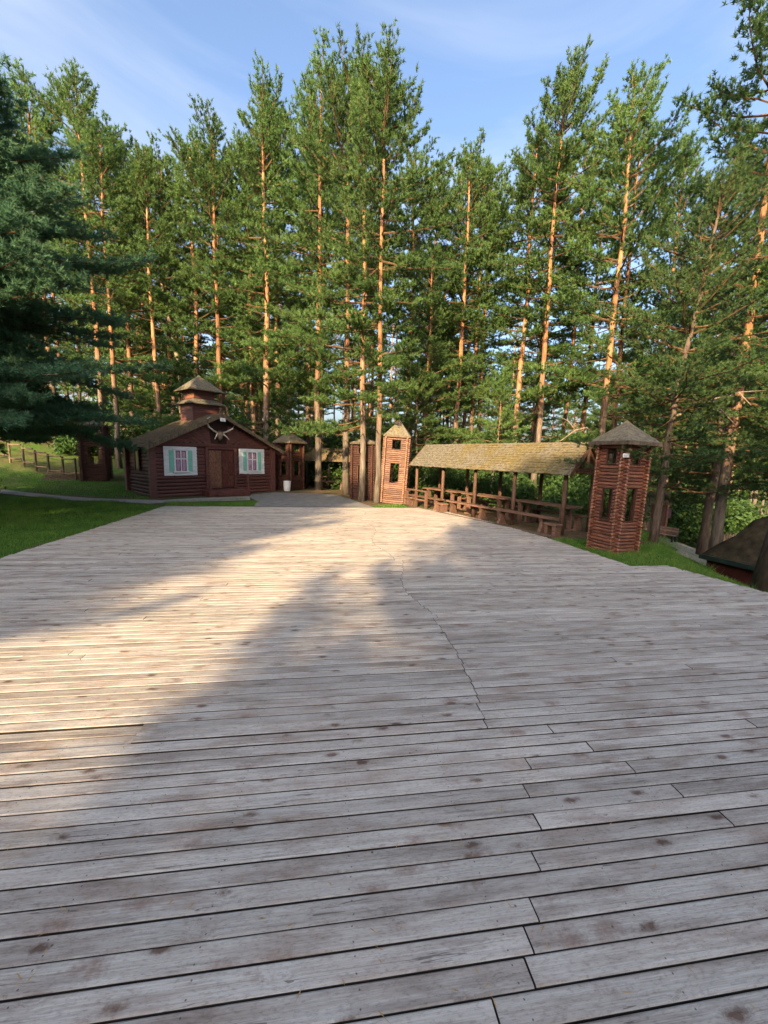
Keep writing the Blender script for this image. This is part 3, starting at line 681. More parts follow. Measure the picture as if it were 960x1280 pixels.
# gable front: dark triangle with diagonal boards each side and a tie board
ap = hA-.16
tri = MB().add([(-.05, -.01, hE), (hL+.05, -.01, hE), (hL/2, -.01, ap), (-.05, .05, hE), (hL+.05, .05, hE), (hL/2, .05, ap)], [(0, 1, 2), (5, 4, 3), (0, 3, 4, 1), (1, 4, 5, 2), (2, 5, 3, 0)])
tri.build('gable_panel', 'gable', house)
slope = (ap-hE)/(hL/2+.05)
for sgn in (-1, 1):
    for i in range(11):
        xc = .35+i*.21                         # distance from the eave along the front
        x_at = lambda d: (d-.05) if sgn < 0 else hL+.05-d
        zt = hE+slope*xc*.93
        d1 = xc+ (zt-hE)*1.5
        # each board leans against the slope
        p0 = Vector((x_at(xc), 0, hE+slope*xc*.90)); p1 = Vector((x_at(min(xc+1.0*(.3+xc*.35), 2.55)), 0, hE+.02))
        dv = (p1-p0); 
        if dv.length < .12: continue
        u = dv.normalized(); w = Vector((-u.z, 0, u.x))*.085
        vs = []
        for y in (-.035, -.011): vs += [tuple(q+Vector((0, y, 0))) for q in (p0-w, p1-w, p1+w, p0+w)]
        vs = [(a, b_, max(c, hE+.006)) for a, b_, c in vs]
        vs = [(a, b_-.0015*(i % 3), c) for a, b_, c in vs]
        MB().add(vs, [(3, 2, 1, 0), (4, 5, 6, 7), (0, 1, 5, 4), (1, 2, 6, 5), (2, 3, 7, 6), (3, 0, 4, 7)]).build('gable_board', 'house', house)
B('tie_board', 'house', house, -.1, hL+.1, -.06, -.041, hE-.09, hE+.05, .005)
# roof (ridge runs back along local y)
ov = .42; slp = math.atan2(hA-hE, hL/2)
for sgn in (-1, 1):
    ln = (hL/2+ov)/math.cos(slp); ez = hA-ln*math.sin(slp)
    xe = hL/2+sgn*(hL/2+ov)
    mt = Matrix.Translation((xe, 0, ez)) @ (Matrix.Rotation(-slp, 4, 'Y') if sgn < 0 else Matrix.Rotation(math.pi, 4, 'Z') @ Matrix.Rotation(-slp, 4, 'Y'))
    f = 1 if sgn < 0 else -1
    y0, y1 = -.42, hD+.3
    rp = MB().box(0, ln-.004*(sgn > 0), min(f*y0, f*y1), max(f*y0, f*y1), -.05, 0, mt).build('roof_slope', 'fence', house)
    sh = MB(); rows = 24; cols = 30
    for rI in range(rows):
        xA = -.03+rI*(ln+.02)/rows; xB = min(ln+.005, xA+.2)
        for cI in range(cols+1):
            w = (y1-y0)/cols; u0 = y0+cI*w-(w/2 if rI % 2 else 0)+.004; u1 = u0+w-.008
            u0, u1 = max(y0-.02, u0), min(y1+.02, u1)
            if u1-u0 < .03: continue
            a, b_, jx = .004, .030+rng.uniform(-.007, .008), rng.uniform(-.012, .012)
            U0, U1 = (u0, u1) if f > 0 else (-u1, -u0)
            sh.add([mt @ Vector(p) for p in [(xA+jx, U0, a), (xA+jx, U1, a), (xA+jx, U1, b_), (xA+jx, U0, b_), (xB, U1, a+.006), (xB, U0, a+.006)]],
                   [(0, 1, 2, 3), (3, 2, 4, 5), (0, 3, 5), (1, 4, 2)])
    tag(sh.build('shingles', 'shingle_house', rp), kind='stuff')
    yy = f*(y0-.02)
    MB().box(-.02, ln+.02, yy-.018, yy+.018, -.14, .02, mt).build('barge_board', 'fence', rp)
# cupola
cu = link('cupola', MB().box(-.64, .64, -.64, .64, 0, 1.05).mesh('cupola', 'house'), house, (hL/2, 1.75, 3.30))
for k_ in range(6):
    for fc in range(4):
        mt = Matrix.Rotation(fc*math.pi/2, 4, 'Z'); MB().box(-.66, .66, -.665, -.641, .1+k_*.155, .1+k_*.155+.14, mt, .004).build('board', 'house', cu)
def hip(parent, name, o0, o1, z0, z1, mat, power=1.0, rows=5):
    mb = MB()
    for fc in range(4):
        mt = Matrix.Rotation(fc*math.pi/2, 4, 'Z')
        for q in range(rows):
            t0, t1 = q/rows, min(1, (q+1.2)/rows)
            x0, x1 = o0+(o1-o0)*t0, o0+(o1-o0)*t1; a, b_ = z0+(z1-z0)*t0**power, z0+(z1-z0)*t1**power
            nc = max(1, int(2*x0/.2))
            for c_ in range(nc):
                ua, ub = -1+2*c_/nc+.008, -1+2*(c_+1)/nc-.008; j = rng.uniform(-.008, .008)
                mb.add([mt @ Vector(p) for p in [(ua*x0, -x0, a+.022+j), (ub*x0, -x0, a+.022+j), (ub*x1, -x1, b_+.006), (ua*x1, -x1, b_+.006), (ua*x0, -x0, a-.03), (ub*x0, -x0, a-.03)]], [(0, 1, 2, 3), (4, 5, 1, 0)])
        mb.add([mt @ Vector(p) for p in [(-o0, -o0, z0-.01), (o0, -o0, z0-.01), (max(o1, .001), -max(o1, .001), z1-.014), (-max(o1, .001), -max(o1, .001), z1-.014)]], [(0, 1, 2, 3)])
    return mb.build(name, mat, parent)
hip(cu, 'skirt_roof', .90, .50, 1.02, 1.26, 'shingle', 1.0, 3)
B('upper_box', 'house', cu, -.50, .50, -.50, .50, 1.051, 1.74)
for k_ in range(3):
    for fc in range(4):
        mt = Matrix.Rotation(fc*math.pi/2, 4, 'Z'); MB().box(-.52, .52, -.525, -.501, 1.29+k_*.15, 1.29+k_*.15+.135, mt, .004).build('board', 'log' if fc == 3 else 'house', cu)  # left side boards brighter, the sun on them put into the colour
hip(cu, 'spire_roof', .88, 0.0, 1.66, 2.46, 'shingle', 1.35, 7)
# windows: white planked surround, mint shutters, mullioned sash
def hwindow(x, z, w, h):
    wd = link('window', MB().box(-w/2, w/2, -.03, 0, 0, h).mesh('window', 'white'), house, (x, -.002, z))
    n = 9
    for i in range(n): B('surround_plank', 'white', wd, -w/2-.01, w/2+.01, -.05+.004*(i % 2), -.031, i*h/n, (i+1)*h/n-.022, .004)
    sw = w*.36
    B('frame_edge', 'white', wd, -sw/2-.05, -sw/2+.03, -.085, -.052, .20, h-.18); B('frame_edge', 'white', wd, sw/2-.03, sw/2+.05, -.085, -.052, .20, h-.18)
    B('frame_edge', 'white', wd, -sw/2-.08, sw/2+.08, -.10, -.051, h-.179, h-.10, .006)
    B('sill', 'white', wd, -sw/2-.10, sw/2+.10, -.12, -.051, .13, .199, .006)
    B('pane', 'glass', wd, -sw/2+.031, sw/2-.031, -.058, -.053, .20, h-.18)
    for sx in (-1, 1): MB().box(sx*sw*.24-sw*.13, sx*sw*.24+sw*.13, -.063, -.0585, .22, h-.22).build('curtain', 'curtain', wd)
    B('mullion', 'white', wd, -.025, .025, -.082, -.0635, .20, h-.181); B('mullion', 'white', wd, -sw/2+.0305, -.0255, -.080, -.0638, h*.56, h*.56+.05); B('mullion', 'white', wd, .0255, sw/2-.0305, -.080, -.0638, h*.56, h*.56+.05)
    for sx in (-1, 1):
        xs_ = sx*(sw/2+.055+w*.07)
        shu = B('shutter', 'green', wd, xs_-w*.065, xs_+w*.065, -.078, -.0515, .18, h-.16, .006)
        MB().box(xs_-w*.04, xs_+w*.04, -.088, -.0785, .26, h*.5-.03).build('shutter_panel', 'green', shu); MB().box(xs_-w*.04, xs_+w*.04, -.088, -.0785, h*.5+.03, h-.24).build('shutter_panel', 'green', shu)
    return wd
hwindow(1.18, .95, 1.42, 1.28); hwindow(4.72, .95, 1.42, 1.28)
# double door with frame and porch step
dz0 = .30
dr = link('door', MB().box(0, 1.30, -.03, 0, 0, 1.86).mesh('door', 'gable'), house, (2.42, -.004, dz0))
for i, (xa, mt_) in enumerate(((.03, 'door_worn'), (.66, 'door'))):
    lf = B('door_leaf', mt_, dr, xa, xa+.61, -.065, -.031, .02, 1.80, .005)
    for r_ in range(3):
        za = .10+r_*.58
        for c_ in range(2): MB().box(xa+.06+c_*.26, xa+.29+c_*.26, -.078, -.0655, za, za+.48, None, .012).build('door_panel', mt_, lf)
B('door_handle', 'black', dr, .68, .71, -.11, -.066, .86, .98)
for xa, xb in ((-.13, -.001), (1.301, 1.43)): B('door_frame', 'house', dr, xa, xb, -.09, .0, -.02, 1.95, .006)
B('door_frame', 'house', dr, -.13, 1.43, -.088, .0, 1.861, 1.949, .006)
ps = B('porch_step', 'red_wall', house, 2.05, 4.10, -.85, -.062, 0, .26, .012)
B('lower_step', 'red_wall', ps, 2.3, 3.9, -1.15, -.852, 0, .12, .012)
for xx in (2.12, 4.02):
    B('railing_post', 'house', ps, xx-.04, xx+.04, -.82, -.74, .261, 1.02, .006)
    B('handrail', 'house', ps, xx-.03, xx+.03, -.735, -.10, .93, .99, .006)
# side window on the left wall
sw_ = link('side_window', MB().box(-.03, .0, -.28, .28, 0, .95).mesh('side_window', 'gable'), house, (-.002, 1.6, 1.12)); B('pane', 'glass', sw_, -.036, -.031, -.2, .2, .08, .87)
B('frame_edge', 'house', sw_, -.06, -.0365, -.28, -.2, 0, .95); B('frame_edge', 'house', sw_, -.06, -.0365, .2, .28, 0, .95)
# antlers on the gable and the white floodlight
def hworld(x, y, z):
    c, s = math.cos(rzH), math.sin(rzH); return Vector((-9.9+c*x-s*y, 17.06+s*x+c*y, zH+z))
an = thing('mounted_antlers', 'pair of pale antlers mounted on the dark gable of the house', 'antlers', hworld(hL/2, -.05, 2.66), rzH)
an.scale = (1.2, 1.1, 1.0)
sk = MB(); sk.tube([(0, -.03, -.10), (0, -.10, .02), (0, -.12, .14), (0, -.08, .26), (0, -.03, .33)], [.05, .085, .12, .13, .06], 9); sk.build('skull', 'skull', an, True)
for sx in (-1, 1):
    mb = MB()
    mb.tube([(sx*.08, -.09, .27), (sx*.25, -.16, .33), (sx*.48, -.22, .50), (sx*.58, -.24, .72), (sx*.53, -.22, .88), (sx*.42, -.20, .96)], [.035, .036, .034, .030, .024, .012], 7)
    mb.build('antler', 'bone', an, True)
    mb = MB().tube([(sx*.10, -.10, .26), (sx*.20, -.22, .12), (sx*.30, -.28, -.04)], [.03, .026, .010], 6); mb.build('brow_tine', 'bone', an, True)
lp = thing('floodlight', 'small white floodlight at the peak of the house gable', 'lamp', hworld(hL/2, -.44, 3.50), rzH)
B('housing', 'white', lp, -.12, .12, -.08, .0, -.06, .10, .012); B('bracket', 'black', lp, -.03, .03, .0005, .40, .0, .03)
# white bin
bn = thing('white_bin', 'white rounded litter bin standing beside the brown rear tower', 'bin', (-5.25, 21.5, -.02), 0)
mb = MB(); mb.tube([(0, 0, 0), (0, 0, .03), (0, 0, .25), (0, 0, .46), (0, 0, .50)], [.15, .165, .19, .20, .195], 16); mb.build('body', 'white', bn, True)
mb = MB(); mb.tube([(0, 0, .5005), (0, 0, .53), (0, 0, .545)], [.212, .212, .17], 16); mb.build('rim', 'white', bn, True)

# ------------------------------------------------------------------ hill fence, steps, hut on the left
fpts = [(-15.9, 20.6), (-16.7, 20.8), (-17.7, 21.1), (-18.7, 21.5), (-19.7, 21.9), (-20.8, 22.3), (-22.0, 22.6), (-23.2, 22.9)]
fe = thing('hill_fence', 'rustic rail fence stepping up the slope on the left', 'fence', (fpts[0][0], fpts[0][1], ground_h(*fpts[0])))
bx, by, bz = fe.location
for i, (x, y) in enumerate(fpts):
    z = ground_h(x, y)-bz; MB().tube([(x-bx, y-by, z-.15), (x-bx, y-by, z+1.12)], .055, 7).build('post', 'fence', fe)
for (xa, ya), (xb, yb) in zip(fpts, fpts[1:]):
    z = max(ground_h(xa, ya), ground_h(xb, yb))-bz
    for hh in (.25, 1.0): MB().tube([(xa-bx-.05, ya-by-.05, z+hh), (xb-bx, yb-by-.05, z+hh+rng.uniform(-.02, .02))], .038, 6).build('rail', 'fence', fe)
stp = thing('timber_steps', 'low timber steps at the foot of the hill fence', 'steps', (-16.3, 20.15, ground_h(-16.3, 20.15)), R(20))
for i in range(4): B('step', 'fence', stp, -.9, .9, i*.3, i*.3+.28, -.1+i*.13, .02+i*.13, .01)
def hut(loc, rz, w, d, e, a, label, mat, roofmat='shingle_house', ov=.35):
    t = thing('wooden_hut', label, 'hut', loc, rz)
    mb = MB().box(0, w, 0, d, -.6, e); mb.build('wall_core', 'gable', t)
    n = int(e/.17)
    for i in range(n):
        B('wall_board', mat, t, -.02, w+.02, -.04, -.001, i*e/n, (i+1)*e/n-.015, .006); B('wall_board', mat, t, -.04, -.001, -.0, d, i*e/n, (i+1)*e/n-.015, .006)
    for xx in (-.06, w-.02): B('corner_post', mat, t, xx, xx+.1, -.10, -.0405, -.6, e, .01)
    g = MB().add([(0, 0, e), (0, d, e), (0, d/2, a), (w, 0, e), (w, d, e), (w, d/2, a)], [(0, 1, 2), (5, 4, 3), (0, 3, 4, 1)]); g.build('gable', mat, t)
    for s_ in (0, 1):
        y0 = -ov if s_ == 0 else d+ov; ez = e-ov*(a-e)/(d/2)
        vs = [(-ov, y0, ez), (w+ov, y0, ez), (w+ov, d/2, a), (-ov, d/2, a)]; vs += [(x, y, z+.09) for x, y, z in vs]
        MB().add(vs, [(0, 1, 2, 3), (7, 6, 5, 4), (0, 4, 5, 1), (1, 5, 6, 2), (2, 6, 7, 3), (3, 7, 4, 0)]).build('roof_slope', roofmat, t)
    B('door', 'door', t, w*.4, w*.4+.8, -.06, -.042, 0, 1.8); B('window', 'glass', t, w*.72, w*.72+.6, -.055, -.042, 1.0, 1.6)
    return t
hut((-20.6, 29.6, 1.1), R(8), 6.0, 4.0, 2.3, 3.6, 'dark wooden hut up the slope behind the left tower', 'gable')
hut((15.3, 23.6, -2.2), R(-12), 1.3, 1.2, 2.0, 2.6, 'small reddish hut in the shade beyond the right tower', 'log', ov=.2)
hut((-13.2, 38, .8), R(-5), 5.0, 3.0, 2.4, 3.6, 'brown hut deep in the wood behind the house', 'log_dark')

# ------------------------------------------------------------------ right side: park bench, palisade, earth-roofed dugout
pb_scale = .74
pb = thing('park_bench', 'park bench with pale slats facing away beyond the right tower', 'bench', (13.6, 19.0, ground_h(13.6, 19.0)), R(-62))
pb.scale = (pb_scale,)*3
for i in range(3): B('seat_slat', 'bench_slat', pb, -.6, .6, -.22+i*.15, -.09+i*.15, .40, .44, .006)
for i in range(3):
    mt = Matrix.Translation((0, .26, .52+i*.15)) @ Matrix.Rotation(R(-12), 4, 'X'); MB().box(-.6, .6, -.02, .02, -.065, .065, mt, .006).build('back_slat', 'bench_slat', pb)
for x in (-.5, .5):
    B('leg', 'black', pb, x-.05, x+.05, -.22, -.14, 0, .399); B('leg', 'black', pb, x-.05, x+.05, .16, .24, 0, .399); B('back_upright', 'black', pb, x-.03, x+.03, .285, .32, .3, .95)
pf = thing('palisade_fence', 'palisade of pointed stakes in the shade beyond the right tower', 'fence', (18.6, 23.0, ground_h(18.6, 23.0)), R(4))
for i in range(30):
    x = i*.17; h_ = 1.15+rng.uniform(-.08, .08); gz = ground_h(18.6+x, 23)-ground_h(18.6, 23)
    mb = MB().add([(x, 0, gz-.1), (x+.13, 0, gz-.1), (x+.13, 0, gz+h_), (x+.065, 0, gz+h_+.12), (x, 0, gz+h_), (x, .05, gz-.1), (x+.13, .05, gz-.1), (x+.13, .05, gz+h_), (x+.065, .05, gz+h_+.12), (x, .05, gz+h_)],
                  [(0, 1, 2, 3, 4), (9, 8, 7, 6, 5)]+[(j, 5+j, 5+(j+1) % 5, (j+1) % 5) for j in range(5)]); mb.build('stake', 'fence', pf)
B('rail', 'fence', pf, -.1, 5.2, .051, .1, .3, .4); B('rail', 'fence', pf, -.1, 5.2, .051, .1, .8, .9)
# dugout: low red wall, dark trim, steep earth-covered roof
dg = thing('earth_roofed_dugout', 'low dugout with dark earth covered roof and dull red wall behind right trunk', 'dugout', (8.55, 10.35, ground_h(8.9, 10.4)), R(-72))
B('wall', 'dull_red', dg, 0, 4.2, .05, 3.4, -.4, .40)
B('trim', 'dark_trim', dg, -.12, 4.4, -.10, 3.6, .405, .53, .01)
mb = MB(); gx, gy = 22, 14; vs = []
for j in range(gy+1):
    for i in range(gx+1):
        u, v = i/gx, j/gy; x = -.08+4.44*u; y = -.06+3.6*v
        zr = .531+min(1.45, 1.25*min(y+.06, 3.54-y)*1.0, 1.5*(x+.08)*1.0+.0, 1.5*(4.36-x))
        zr += .05*math.sin(i*1.7+j*.9)+rng.uniform(-.03, .03) if 0 < i < gx and 0 < j < gy else 0
        vs.append((x, y, zr))
mb.add(vs, [(j*(gx+1)+i, j*(gx+1)+i+1, (j+1)*(gx+1)+i+1, (j+1)*(gx+1)+i) for j in range(gy) for i in range(gx)])
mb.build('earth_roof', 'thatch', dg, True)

# ------------------------------------------------------------------ trees
def norm(v): return v/np.maximum(np.linalg.norm(v, axis=-1, keepdims=True), 1e-9)
def needles(base, dirs, n, ln, wd, spread, g):
    """sprays of thin triangular needle bundles"""
    T = len(base); b = np.repeat(base, n, 0); d = np.repeat(dirs, n, 0)
    r = g.normal(size=(T*n, 3)); dd = norm(d+spread*norm(r))
    L = ln*g.uniform(.65, 1.25, (T*n, 1))
    b = b + d*(g.uniform(-.5, .5, (T*n, 1))*ln*.9)
    w = norm(np.cross(dd, g.normal(size=(T*n, 3))))*wd
    return np.stack([b-w, b+w, b+dd*L], 1)
def make_tree(seed, H, cb, Rr, base_r=.19, mat='needle', step=.42, nb=4, skirt=0.35, up=1.0, tuft_step=.115, nn=16, ln=.155, wd=.018, dead=8, wig=.12, shape='pine', spread=.95, s_in=None, tw=.105, trunkmat='bark'):
    g = np.random.default_rng(seed)
    # trunk
    k = 14; zz = np.linspace(0, H, k); px = np.cumsum(g.normal(0, wig/3, k)); py = np.cumsum(g.normal(0, wig/3, k)); px -= px[0]; py -= py[0]
    rad = [base_r*(1.25 if i == 0 else 1)*(1-.86*(z/H)**1.1)+.012 for i, z in enumerate(zz)]
    tm = MB().tube([(x, y, z-.25 if i == 0 else z) for i, (x, y, z) in enumerate(zip(px, py, zz))], rad, 10).mesh('trunk', trunkmat, True)
    cx = lambda z: np.array([np.interp(z, zz, px), np.interp(z, zz, py), z])
    lm = MB(); bases = []; dirs = []
    amp = g.uniform(.15, .4); aph = g.uniform(0, 6.28)
    def branch(z, az, L, el, bare=False, curve=.35, s0=.22):
        L = L*(1+amp*math.sin(az+aph+z*.35))
        p = cx(z); S = 6; pts = [p]; e = el
        for i in range(S):
            e2 = e+curve*(i/S)+g.normal(0, .05); az2 = az+g.normal(0, .10)
            d = np.array([math.cos(az2)*math.cos(e2), math.sin(az2)*math.cos(e2), math.sin(e2)])
            p = p+d*(L/S); pts.append(p)
        r0 = min(.045, .010+.010*L)
        lm.tube([tuple(q) for q in pts], [r0*(1-.85*i/S)+.003 for i in range(S+1)], 4, False)
        if bare:
            return
        pts = np.array(pts); nt = max(4, int(L*(1-s0)/tw))
        for j in range(nt):
            s = s0+(1-s0)*(j+g.uniform(0, 1))/nt; q = np.array([np.interp(s*S, range(S+1), pts[:, c]) for c in range(3)])
            i0 = min(S-1, int(s*S)); tg = norm(pts[i0+1]-pts[i0]); side = norm(np.cross(tg, [0, 0, 1.0]))*(1 if j % 2 else -1)
            td = norm(tg*g.uniform(.35, 1.0)+side*g.uniform(.3, 1.0)+np.array([0, 0, g.uniform(-.12, .55)*up]))
            tl = g.uniform(.25, .70)*(1.15-.5*s)*min(1.25, .55+.28*L)
            m = max(2, int(tl/tuft_step)); ts = np.linspace(.3, 1.0, m)[:, None]
            bases.append(q+td*tl*ts+g.normal(0, 1, (m, 3))*np.array([.075, .075, .05])); dirs.append(norm(td*.7+np.array([0, 0, .55*up])+g.normal(0, .38, (m, 3))))
            if j % 2 == 0: lm.tube([tuple(q), tuple(q+td*tl*.9)], [.008, .003], 3, False)
        tg = norm(pts[-1]-pts[-3]); m = 4
        bases.append(pts[-1]+tg*np.linspace(-.25, .12, m)[:, None]); dirs.append(norm(np.repeat(tg[None], m, 0)+np.array([0, 0, .4*up])))
    z = cb
    while z < H-.25:
        f = (z-cb)/(H-cb)
        if shape == 'pine': L = (Rr*min(1, .62+1.3*f)*max(0, 1-f)**.5+.36)*g.uniform(.62, 1.15); el = R(-8+66*f**1.5)
        else: L = Rr*max(0, 1-f)**.58*min(1, .8+1.2*f)+.25; el = R(-10+50*f**1.8)
        n = nb if f < .8 else max(3, nb-1); a0 = g.uniform(0, 6.28)
        for i in range(n):
            if g.random() < .14: continue
            branch(z+g.uniform(-.15, .15), a0+i*6.283/n+g.normal(0, .25), L*g.uniform(.55, 1.2), el+g.normal(0, .16), s0=s_in if s_in else (.44-.3*f) if shape == 'pine' else .25)
        z += step*g.uniform(.7, 1.7)*(1.15 if f < .7 else .75)
    # leader
    m = 6; bases.append(cx(H)+np.array([0, 0, 1.0])*np.linspace(-.5, .1, m)[:, None]); dirs.append(np.repeat([[0, 0, 1.0]], m, 0)+g.normal(0, .2, (m, 3)))
    # sparse low branches of an edge pine and dead snags
    z = max(3.2, cb-6.0)
    while skirt > 0 and z < cb:
        if g.random() < skirt:
            az = g.uniform(0, 6.28); L = g.uniform(1.2, Rr*1.15)
            for w_ in range(2): branch(z+w_*.12, az+w_*.5, L*g.uniform(.7, 1), R(g.uniform(-22, 6)), False, .25)
        z += .35
    for i in range(dead):
        branch(g.uniform(2.2, cb), g.uniform(0, 6.28), g.uniform(.3, 1.5), R(g.uniform(-25, 15)), True)
    b = np.concatenate(bases); d = np.concatenate(dirs)
    cm = tri_mesh('crown', needles(b, d, nn, ln, wd, spread, g), mat)
    return tm, lm.mesh('limbs', 'limb'), cm, H
VAR = {
 'tall_a': make_tree(1, 20, 8.6, 3.9, .175, skirt=.36),
 'tall_b': make_tree(2, 20, 10.0, 3.5, .17, skirt=.30),
 'tall_c': make_tree(3, 20, 7.4, 4.2, .19, skirt=.48),
 'tall_d': make_tree(4, 20, 10.4, 3.8, .15, skirt=.32, nb=5),
 'edge_a': make_tree(5, 18, 4.0, 3.6, .145, skirt=.9, dead=4),
 'slim': make_tree(6, 20, 11.0, 2.5, .12, skirt=.22, nn=12),
 'slim_b': make_tree(16, 20, 12.0, 2.7, .13, skirt=.22, nn=12, wig=.2),
 'pole': make_tree(26, 20, 13.2, 1.9, .115, skirt=.06, nn=12, dead=12, wig=.18),
 'young': make_tree(7, 9, 1.6, 2.2, .10, skirt=0, dead=0, step=.36, nb=5),
 'dark': make_tree(8, 14, 3.2, 4.1, .15, 'needle_mid', skirt=.9, nb=7, step=.40, ln=.115, wd=.0105, nn=26, trunkmat='bark_dark', s_in=.2),
 'high': make_tree(12, 22, 13.5, 2.6, .24, skirt=0, dead=3, trunkmat='bark_dark'),
 'plume_near': make_tree(19, 13, 3.1, 4.7, .25, 'needle_dark', step=.30, nb=8, s_in=.14, tw=.062, skirt=0, up=.6, tuft_step=.10, nn=22, ln=.14, wd=.0115, dead=0, shape='fir', spread=1.05),
 'plume': make_tree(9, 13, 1.0, 4.4, .25, 'needle_dark', step=.40, nb=7, skirt=0, up=.6, tuft_step=.13, nn=13, ln=.21, wd=.017, dead=0, shape='fir', spread=.85),
}
def tree(var, x, y, Ht, label, group=None, name='pine_tree', rz=None, lean=(0, 0), girth=1.0, cat='tree'):
    tm, lm, cm, H0 = VAR[var]
    t = thing(name, label, cat, (x, y, ground_h(x, y)-.02), rng.uniform(0, 6.28) if rz is None else rz, group)
    s = Ht/H0; t.scale = (s*girth, s*girth, s); t.rotation_euler = (lean[0], lean[1], t.rotation_euler[2])
    tr = link('trunk', tm, t); tag(link('limbs', lm, tr), kind='stuff'); link('crown', cm, t)
    return t
G1 = 'pines at the front edge of the wood'
main = [
 ('tall_b', -3.75, 22.7, 21.2, 'tall pine with straight orange trunk between house and rear shelter'),
 ('tall_a', -2.0, 20.7, 19.4, 'tallest central pine, straight trunk rising before the rear shelter'),
 ('edge_a', -1.02, 18.02, 16.6, 'bushy bright green pine in front of the dark red tower'),
 ('tall_d', -.35, 17.35, 16.4, 'pine with pale base hugging the left side of the sunlit tower'),
 ('tall_c', -7.2, 24.2, 21.0, 'pine rising just behind the right end of the house roof'),
 ('tall_a', -10.2, 25.2, 20.0, 'pine with bright orange trunk behind the house cupola'),
 ('tall_b', -7.3, 27.4, 22.4, 'slightly thinner pine behind the right end of the house'),
 ('tall_d', -5.3, 28.2, 23.2, 'slender pine behind the brown rear tower'),
 ('tall_b', -14.8, 28.2, 19.0, 'reddish trunked pine left of the house cupola'),
 ('slim', -15.2, 30.5, 18.5, 'thin pine far behind the left end of the house'),
 ('tall_a', -18.0, 32.0, 21.0, 'pine on the left slope behind the dark hut'),
 ('tall_d', -16.0, 24.2, 18.2, 'pale trunked pine between the left tower and the house'),
 ('tall_c', -21.0, 30.5, 21.5, 'pine on the left hill with layered dark branches'),
 ('edge_a', -21.2, 26.0, 20.6, 'tall feathery pine rising behind the dark left conifer'),
 ('tall_b', 4.4, 25.2, 19.3, 'orange trunked pine behind the left part of the mossy roof'),
 ('slim', 4.5, 29.0, 20.5, 'thin pine behind the grey end of the mossy roof'),
 ('tall_d', 5.7, 27.2, 19.6, 'pine behind the middle of the mossy roof'),
 ('tall_c', 7.5, 24.0, 19.0, 'pine with forked low branches behind the mossy roof'),
 ('tall_d', 8.0, 21.5, 19.8, 'bright orange pine rising behind the right half of the mossy roof'),
 ('slim_b', 11.2, 26.2, 21.0, 'thin dark pine against the sky behind the mossy roof end'),
 ('tall_b', 13.6, 28.2, 21.0, 'slender pine just left behind the big right tower'),
 ('tall_a', 10.3, 19.5, 18.8, 'stout pine with bare forked limbs left behind the big right tower'),
 ('edge_a', 2.2, 22.6, 12.5, 'low bright bushy pine behind the sunlit tower'),
 ('tall_a', 1.3, 24.6, 18.5, 'pine directly behind the sunlit tower'),
 ('tall_c', 15.6, 23.5, 20.0, 'broad dark pine rising behind the big right tower'),
 ('tall_c', -12.6, 31.5, 21.0, 'pine far behind the house, left of the cupola spire'),
]
main += [
 ('tall_c', -12.2, 26.2, 19.2, 'full crowned pine behind the left half of the house roof'),
 ('tall_a', -8.8, 27.0, 20.3, 'full crowned pine behind the right half of the house roof'),
 ('tall_c', 2.7, 26.4, 18.6, 'full crowned pine right behind the sunlit tower'),
 ('tall_a', 6.7, 29.6, 20.2, 'full crowned pine far behind the middle of the mossy roof'),
 ('tall_c', 9.4, 25.4, 19.3, 'full crowned pine behind the right third of the mossy roof'),
 ('tall_b', 12.5, 22.6, 19.0, 'pine close behind the right end of the mossy roof'),
 ('tall_c', -17.2, 27.6, 19.0, 'full crowned pine on the slope between left tower and house'),
 ('tall_a', -4.2, 26.4, 20.0, 'full crowned pine close behind the rear shelter'),
]
for v, x, y, h_, lab in main: tree(v, x, y, h_, lab, G1)
tree('dark', 7.25, 10.55, 8.8, 'dark pine with leaning trunk right beside the big right tower', G1, lean=(0, R(4)))
tree('dark', 12.9, 12.4, 11.5, 'dark spreading pine behind the right dugout', G1)
tree('tall_a', 11.7, 13.8, 18.0, 'tall orange trunked pine at the right edge of the photo', G1, rz=1.0)
tree('dark', 13.8, 17.0, 15.6, 'dark green pine rising high at the right beyond the dugout', G1)
tree('dark', 16.5, 19.5, 13.5, 'shaded pine over the small reddish hut on the right', G1)
tree('high', 7.55, 7.6, 22.0, 'near pine with thick grey trunk cut by the right picture edge', G1, lean=(0, R(3)))
tree('young', 1.7, 20.6, 6.2, 'small young pine behind the left end of the mossy roof', G1, name='young_pine')
tree('young', -5.9, 24.3, 6.0, 'small young pine behind the brown rear tower', G1, name='young_pine')
tree('young', 5.3, 19.8, 6.0, 'drooping young pine behind the middle of the mossy roof', G1, name='young_pine')
tree('plume_near', -10.7, 10.0, 11.0, 'big dark bluish conifer filling the left edge of the photo', name='conifer_tree', rz=.4, girth=1.16)
tree('plume_near', -15.4, 14.4, 12.0, 'second dark bluish conifer behind the big left one', name='conifer_tree', rz=2.0)
tree('plume', -16.5, 8.5, 12.5, 'dark conifer beyond the left picture edge', name='conifer_tree', rz=3.0)
# dead leaning trunk left of the cupola
ds = thing('dead_tree', 'bare grey dead trunk leaning left behind the house cupola', 'tree', (-12.9, 27.0, ground_h(-12.9, 27)-.1))
mb = MB(); mb.tube([(0, 0, 0), (-.3, 0, 4), (-.75, 0, 7.5), (-1.35, .1, 10.5), (-1.75, .1, 13)], [.2, .18, .15, .10, .03], 8); mb.build('trunk', 'dead', ds, True)
mb = MB(); mb.tube([(-1.2, .1, 9.8), (-1.05, .2, 11.5), (-.7, .2, 13.5)], [.08, .06, .02], 6); mb.tube([(-.8, 0, 8), (-1.5, .2, 9.0), (-1.9, .2, 9.2)], [.04, .03, .01], 5); mb.build('limbs', 'dead', ds, True)
